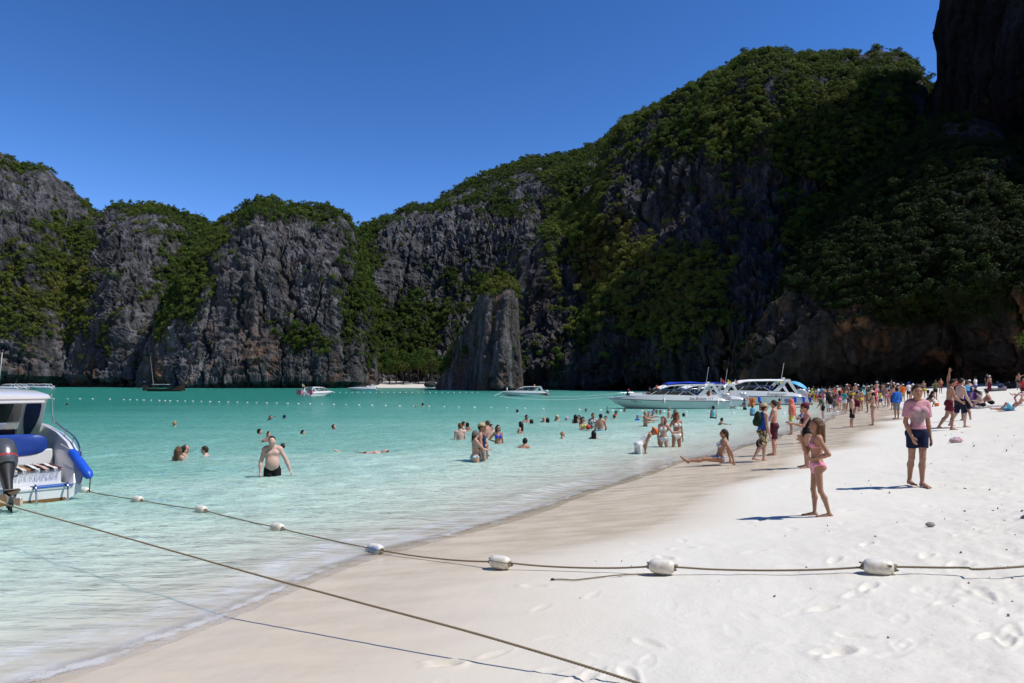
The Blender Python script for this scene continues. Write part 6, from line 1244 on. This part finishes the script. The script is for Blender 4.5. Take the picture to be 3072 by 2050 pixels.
def buoy(i):
    b = BL[i]; d = (BL[min(i + 1, 7)] - BL[max(i - 1, 0)]); d[2] = 0; a = math.atan2(d[1], d[0])
    lb = ['white buoy touching the corner of the left speedboat', 'white buoy second along the rope from the left boat', 'white buoy third along the rope from the left boat', 'dirty white buoy afloat with a rope knot, fourth from the left boat', 'white buoy with a faded blue patch at the water edge', 'yellowed white buoy with a dark seam on the wet sand', 'clean white buoy with a loose rope tail on the sand', 'large white buoy with a torn hole at the right'][i]
    o = thing('buoy', lb, 'buoy', 'buoys on the hemp rope', (b[0], b[1], b[2] + axis_z(i)), a)
    t = NT('buoy_plastic'); oc = t.n('TexCoord').outputs['Object']; n = t.noise(oc, 12, 5, .65); n2 = t.noise(oc, 5, 3, .5); c = t.mix(t.ramp(n, [(.45, 0.0), (.7, .7)]), (.74, .72, .66), (.46, .38, .22))
    if i == 4: c = t.mix(t.ramp(n2, [(.5, 0.0), (.58, .8)]), c, (.18, .36, .60))
    t.pbr(Base_Color=c, Roughness=.45, Specular_IOR_Level=.4)
    xs = [-.125, -.118, -.10, -.07, -.03, .03, .07, .10, .118, .125]; rr = [.02, .042, .060, .070, .074, .074, .070, .060, .042, .02]
    MB().tube([(x, 0, 0) for x in xs], rr, 18).build('float_body', t.m, o, True)
    rs = np.random.RandomState(i)
    for s in (-1, 1):
        m = MB(); pts = [(s * (.128 + .012 * math.cos(3 * u) + .008 * rs.normal()), .028 * math.sin(u), .028 * math.cos(u)) for u in np.linspace(0, 11, 26)]; m.tube(pts, .0085, 5); m.build('knot', HEMP, o, True)
    if i in (4, 5): MB().tube([(x, r_ * math.cos(.5) * -1 - .002, r_ * math.sin(.5) * .6) for x, r_ in zip(xs, rr)], .004, 5).build('seam_cord', RUB, o, True)
    if i == 7: MB()._add([(.05, -.066, .034), (.085, -.058, .036), (.105, -.05, .028), (.085, -.066, .018), (.065, -.070, .024)], [(0, 1, 2, 3, 4)]).build('torn_hole', paint((.05, .045, .03), .9), o).location = (0, -.006, .002)
for i in range(8): buoy(i)
# loose tail of rope on the sand and the taut mooring rope with its shadow
a = BL[6]; tl = []
for px, py in ((1985, 1726), (1900, 1727), (1830, 1732), (1760, 1740), (1720, 1744), (1690, 1742), (1658, 1742)): q = np.array(hit(px, py)); q[2] = float(ground_z(q[0], q[1])) + .012; tl.append(q)
laid_rope('rope_tail', 'thin loose rope end lying on the sand by the clean white buoy', smooth_path(tl, 6), .007, .045)
MB().ell((0, 0, 0), (.022, .012, .012)).build('whipping', RUB, None, True, label='black taped tip of the loose rope end', category='rope end').location = tuple(tl[-1])
ra = np.array([-.10, 4.72, .40]); rb = np.array([-2.40, 6.25, .43]); dr = (rb - ra); mr = [ra - dr * 1.15 + np.array([0, 0, -.20]), ra - dr * .5 + np.array([0, 0, -.05]), ra, ra + dr * .5, rb, rb + dr * 1.0 + np.array([0, 0, .02]), rb + dr * 2.03 + np.array([0, 0, .035]), rb + dr * 3.0 + np.array([0, 0, .12])]
laid_rope('mooring_rope', 'taut hemp mooring rope running from the left speedboat over the near sand', smooth_path(mr, 8), .0095)
# lines of small floats
FLM = MB().ell((0, 0, 0), (.11, .07, .06)).build('tmp', paint((.78, .78, .76), .5), None, True); flm = FLM.data; bpy.data.objects.remove(FLM)
def floats(pxs, pys, label, group, sc=1.0):
    for x, y in zip(pxs, pys):
        q = at_px(x, y); o = thing('float', label, 'float', group, (q[0], q[1], .03), random.Random(int(x)).uniform(-.6, .6), flm); o.scale = (sc,) * 3
xs = [29, 100, 161, 203, 240, 278, 330, 371, 390, 411, 431, 453, 478, 495, 510, 532, 555, 579, 604, 630, 657, 684, 712, 742, 769, 800, 830, 863, 895, 930, 965, 1001, 1038, 1077, 1116, 1157, 1199, 1243, 1287, 1332, 1375, 1423, 1473, 1521, 1574, 1629]
floats(xs, np.interp(xs, [0, 300, 480, 830, 1180, 1640, 1740], [1198, 1198, 1203, 1211, 1219, 1228, 1232]), 'one of the small white floats strung across the lagoon', 'floats strung across the lagoon')
xs = [1738, 1802, 1837, 1862, 1925, 1992, 2058, 2127, 2200, 2352, 2512, 2590]
floats(xs, np.interp(xs, [1738, 2200, 2352, 2600], [1231, 1241, 1242, 1236]), 'one of the small white floats on the line below the speedboats', 'floats below the speedboats', 1.1)
xs = np.arange(1002, 1440, 18.0); floats(xs, 1178.5 + 0 * xs, 'one of the tiny white floats far off before the tiny beach', 'floats before the tiny beach', 1.3)
# mooring lines of the speedboats
for i, (p, q, lb) in enumerate(((W(1838, 1190, b2[1]), W(1500, 1190, 66), 'anchor line running left from the bow of the long speedboat'), (W(1850, 1181, b3[1]), W(1560, 1183, 80), 'second anchor line running left from the speedboats'), (W(1508, 1176, b5[1]), W(1482, 1188, b5[1] - 4), 'anchor line at the bow of the lone speedboat'))):
    pts = [p + (q - p) * t + np.array([0, 0, -.5 * 4 * t * (1 - t) * (i < 2) * .6]) for t in np.linspace(0, 1, 9)]; pts = [np.array([a_[0], a_[1], max(a_[2], .03)]) for a_ in pts]
    o = thing('anchor_line', lb, 'rope'); MB().tube(pts, .022, 4).build('line', CANV, o)
# ---------------------------------------------------------------- things carried and left on the sand
def on_person(tag, v, local=True):
    root, inf = PEOPLE[tag]; p = np.array(v) * inf['H']; c, s = math.cos(inf['yaw']), math.sin(inf['yaw']); l = inf['loc']
    return (l.x + c * p[0] - s * p[1], l.y + s * p[0] + c * p[1], l.z + p[2]), inf
def carried(name, label, cat, tag, v, parts):
    q, inf = on_person(tag, v); o = thing(name, label, cat, None, q, inf['yaw'])
    for nm, mb, mat, sm in parts: mb.build(nm, mat, o, sm, bevel=0 if sm else .02)
DG = cloth_mat((.015, .035, .022)); BK = cloth_mat((.012, .012, .014))
carried('backpack', 'dark green backpack on the man in the blue tank top', 'backpack', 'bluetank', (0, -.085, .71), [('bag_body', MB().ell((0, 0, 0), (.13, .085, .20)), DG, True), ('pocket', MB().ell((0, -.07, -.08), (.11, .05, .10)), DG, True)])
carried('round_bag', 'round black bag hanging at knee height by the blue tank top', 'bag', 'blackboard', (-.05, .22, .20), [('bag_body', MB().ell((0, 0, 0), (.13, .12, .15)), BK, True), ('strap', MB().tube(smooth_path([(-.05, 0, .13), (-.1, -.06, .38), (0, -.1, .5)], 4), .012, 5), BK, True)])
carried('backpack', 'black backpack on the person in the white skirt', 'backpack', 'packgirl', (0, -.12, .68), [('bag_body', MB().ell((0, 0, 0), (.20, .14, .30)), BK, True)])
carried('shoulder_bag', 'brown straw bag on the arm of the woman in blue shorts', 'bag', 'bagwoman', (.15, -.05, .55), [('bag_body', MB().ell((0, 0, 0), (.10, .24, .18)), cloth_mat((.32, .20, .09)), True), ('handle', MB().tube(smooth_path([(0, -.15, .12), (0, 0, .36), (0, .15, .12)], 4), .012, 5), cloth_mat((.2, .11, .05)), True)])
carried('ball', 'red ball held by the woman in the green bikini', 'ball', 'ballwoman', (-.06, .26, .70), [('ball_skin', MB().ell((0, 0, 0), (.11, .11, .11)), paint((.6, .05, .04), .4), True)])
carried('snorkel', 'black snorkel tube beside the snorkelling head', 'snorkel', 'snork', (.06, .02, .93), [('tube', MB().tube(smooth_path([(0, .05, 0), (.03, 0, .03), (.03, -.03, .38)], 4), .022, 6), RUB, True)])
carried('bucket', 'orange bucket beside the squatting dark-haired woman', 'bucket', 'squat', (.0, .42, .0), [('pail', MB().tube([(0, 0, 0), (0, 0, .02), (0, 0, .26), (0, 0, .28)], [.11, .12, .15, .152], 14), paint((.75, .20, .03), .5), True)])
# coral towel over the head
def towel():
    root, inf = PEOPLE['towelman']; H = inf['H']; L_, HLf = inf['L'], inf['HL']
    pr = [ell_(HLf(0, 0, .01), np.array([.060, .066, .070]) * H, None, .03), cap_(HLf(0, -.01, 0), L_(0, -.02, .16), .062 * H, .115 * H, .05, (np.array([0, 1., 0]), .75)), cap_(L_(0, -.02, .20), L_(0, -.02, .02), .118 * H, .125 * H, .05, (np.array([0, 1., 0]), .75), True), cap_(L_(.10, -.02, .1), L_(.135, -.02, -.05), .05 * H, .022 * H, .03, None, True)]
    v, f = sdf_mesh(pr, .016); v = v + inf['off']; v += (0.012 * np.sin(v[:, 0] * 55 + v[:, 2] * 6))[:, None] * np.array([0, 1, 0])
    o = thing('towel', 'coral beach towel draped over the head and back of a wader', 'towel', None, tuple(inf['loc']), inf['yaw'], mesh_np('towel', v, f), cloth_mat((.78, .20, .14)))
towel()
def ground_thing(px, py): q = hit(px, py); return (q[0], q[1], float(ground_z(q[0], q[1])))
def crumple(name, label, cat, px, py, r, mat, parts=3, seed=1, flat=.7):
    rs = np.random.RandomState(seed); q = ground_thing(px, py); o = thing(name, label, cat, None, q)
    for i in range(parts):
        c = np.array([rs.uniform(-1, 1) * r * .5, rs.uniform(-.3, .3) * r, r * flat * .5]); V = np.array(sphere_mesh(16, 10)[0]); n = fbm(V[:, 0] * 2.2 + i * 7, V[:, 1] * 2.2 + seed, V[:, 2] * 2.2, 3, .6, True)
        V = V * (1 + .22 * n)[:, None] * np.array([r * .75, r * .5, r * flat * .6]) + c; V[:, 2] = np.maximum(V[:, 2], -.01)
        MB()._add(V, sphere_mesh(16, 10)[1]).build('fold' if cat != 'stone' else 'lump', mat if not isinstance(mat, list) else mat[i % len(mat)], o, False)
    return o
PLAS = cloth_mat((.50, .50, .54), 'floral', (.62, .30, .34))
crumple('plastic_bag', 'crumpled pale plastic bag lying on the dry sand', 'bag', 2860, 1329, .19, [PLAS, cloth_mat((.62, .62, .60))], 2, 4)
crumple('coral_lump', 'small grey coral lump on the smooth sand', 'stone', 2797, 1580, .055, paint((.30, .29, .26), .9), 2, 5)
crumple('cloth_scrap', 'scrap of purple cloth at the right edge of the sand', 'cloth', 3072, 1560, .07, cloth_mat((.16, .12, .20)), 2, 6)
crumple('clothes_pile', 'heap of dark clothes and a striped towel behind the seated sunbathers', 'clothes', 2985, 1174, .75, [cloth_mat((.10, .10, .10)), cloth_mat((.22, .21, .20))], 3, 7, .35)
for i, (px, py, r_, c, lb) in enumerate(((3004, 1164, .38, (.13, .15, .2), 'grey blue rucksack at the left of the bag heap'), (3032, 1165, .55, (.02, .02, .02), 'big black bag in the middle of the bag heap'), (3050, 1164, .4, (.35, .38, .45), 'pale striped bag behind the standing man'), (3071, 1166, .4, (.015, .015, .02), 'black rucksack at the right end of the bag heap'))): crumple('rucksack', lb, 'bag', px, py, r_, cloth_mat(c), 2, 20 + i, .95)
def flat_cloth(label, px, py, w, l, rz, mat, th=.012):
    q = ground_thing(px, py); o = thing('beach_towel', label, 'towel', 'towels on the sand', (q[0], q[1], q[2] + .03), rz)
    X_, Y_ = np.meshgrid(np.linspace(-w / 2, w / 2, 14), np.linspace(-l / 2, l / 2, 10)); dz = .02 * fbm(X_ * 2, Y_ * 2, px * .1, 3) + (X_ * math.cos(rz) - Y_ * math.sin(rz)) * .06
    me = mesh_np('towel_sheet', np.stack([X_, Y_, dz], -1).reshape(-1, 3), grid_faces(10, 14)); s = add('towel_sheet', me, mat, o); m = s.modifiers.new('thick', 'SOLIDIFY'); m.thickness = th; return o
flat_cloth('dark patterned towel under the two seated men', 2962, 1222, 2.3, 1.1, .15, cloth_mat((.02, .02, .02), 'floral', (.6, .6, .6)))
q = W(2920, 1196, PEOPLE['bendhat'][1]['loc'].y - .15); o = thing('hanging_towel', 'purple towel held up by the person in the straw hat', 'towel', None, tuple(q))
X_, Z_ = np.meshgrid(np.linspace(-.32, .32, 14), np.linspace(-.42, .38, 16)); me = mesh_np('towel_sheet', np.stack([X_, .07 * np.sin(X_ * 14 + Z_ * 2), Z_], -1).reshape(-1, 3), grid_faces(16, 14)); s = add('towel_sheet', me, cloth_mat((.13, .06, .24)), o); m = s.modifiers.new('thick', 'SOLIDIFY'); m.thickness = .012
# scattered bits of coral and weed
def debris():
    rs = np.random.RandomState(8); m = MB(); n = 0
    while n < 150:
        y = 4.4 + 26 * rs.rand() ** 1.5; x = rs.uniform(-.3, .78) * y; d = float(shore_d(x, y))
        if d < 2.8 or rs.rand() > ((d - 2.6) / 9) ** 1.5: continue
        n += 1; s = (.003 + .008 * rs.rand() ** 4) * (1 + y * .04); z = float(ground_z(x, y))
        m.box((x, y, z + s * .4), (s * rs.uniform(.6, 2.2), s * rs.uniform(.5, 1.2), s * .6), tuple(rs.uniform(0, 3, 3)))
    m.build('beach_debris', paint((.22, .18, .13), .95, .1, 0, .7, 0, 3), kind='stuff')
debris()
# ---------------------------------------------------------------- tiny beach with its grove
cv = np.linspace(1040, 1345, 60); yy = np.linspace(208, 244, 14); U_, Yc_ = np.meshgrid(cv, yy); Zc_ = (Yc_ - 214) * .085 + .1 * fbm(U_ / 30, Yc_ / 6, 1, 2) - 2 * np.clip((np.abs(U_ - 1195) - 125) / 25, 0, 1)
SANDF = paint((.60, .56, .50), .9, .1, 0, .12); add('cove_beach', mesh_np('cove_beach', np.stack([(U_ - CX) / F * Yc_, Yc_, Zc_], -1).reshape(-1, 3), grid_faces(14, 60)), SANDF, kind='structure')
BARK = paint((.07, .055, .042), .9, .1, 0, .4); rs = np.random.RandomState(21)
crowns = [leaf_ball(1500, .075, np.random.RandomState(40 + i), lobes=9, flat=.85) for i in range(4)]
def tree(label, px, Y, h, w, i, group='trees of the grove behind the tiny beach', tint=None, z0=None):
    x = (px - CX) / F * Y; z = 1.2 if z0 is None else z0; o = thing('tree', label, 'tree', group, (x, Y, z), rs.uniform(0, 6))
    bx = rs.uniform(-.6, .6); MB().tube([(0, 0, -.6), (bx * .3, 0, h * .3), (bx, .2, h * .62), (bx * 1.2, .2, h * .8)], [.22, .17, .12, .05], 7).build('trunk', BARK, o, True)
    for k in range(3): a = k * 2.1 + i; MB().tube([(bx * .6, .1, h * (.42 + .08 * k)), (bx + w * .45 * math.cos(a), w * .45 * math.sin(a), h * (.68 + .05 * k))], [.08, .03], 5).build('limb', BARK, o, True)
    c = add('crown', crowns[i % 4], None, o); c.location = (bx, .2, h * .62); c.scale = (w, w, h * .40); tn = tint or [(.045, .085, .014), (.062, .098, .016), (.085, .10, .022), (.034, .07, .013)][i % 4]
    c['tint'] = [float(v) for v in tn] + [1.0]
GR = [(1082, 226, 9, 3.0), (1102, 230, 11, 3.4), (1124, 227, 8, 3.2), (1146, 231, 12, 3.8), (1168, 228, 9, 3.2), (1188, 232, 13, 4.0), (1210, 227, 8, 3.3), (1232, 231, 12, 4.0), (1255, 228, 10, 3.4), (1276, 232, 13, 3.8), (1296, 227, 9, 3.2), (1316, 230, 11, 3.4)]
ORD = ['leftmost', 'second', 'third', 'fourth', 'fifth', 'sixth', 'seventh', 'eighth', 'ninth', 'tenth', 'eleventh', 'rightmost']
for i, (px, Y, h, w) in enumerate(GR): tree('green broadleaf tree, %s from the left in the grove behind the tiny beach' % ORD[i] if i not in (0, 11) else 'green broadleaf tree, %s in the grove behind the tiny beach' % ORD[i], px, Y, h, w, i)
tree('leafy tree reaching into the picture at the far right above the bags', 3112, 74, 6.2, 2.6, 2, None, (.09, .14, .02), 2.2)
crumple('boulder', 'dark boulder at the right end of the tiny beach', 'stone', 1302, 1168, 1.0, paint((.05, .05, .05), .9), 1, 9).location = ((1302 - CX) / F * 214, 214, .2)
bpy.data.objects['boulder'].scale = (2.2, 1.6, 2.2)
print('done', round(time.time() - T0, 1))
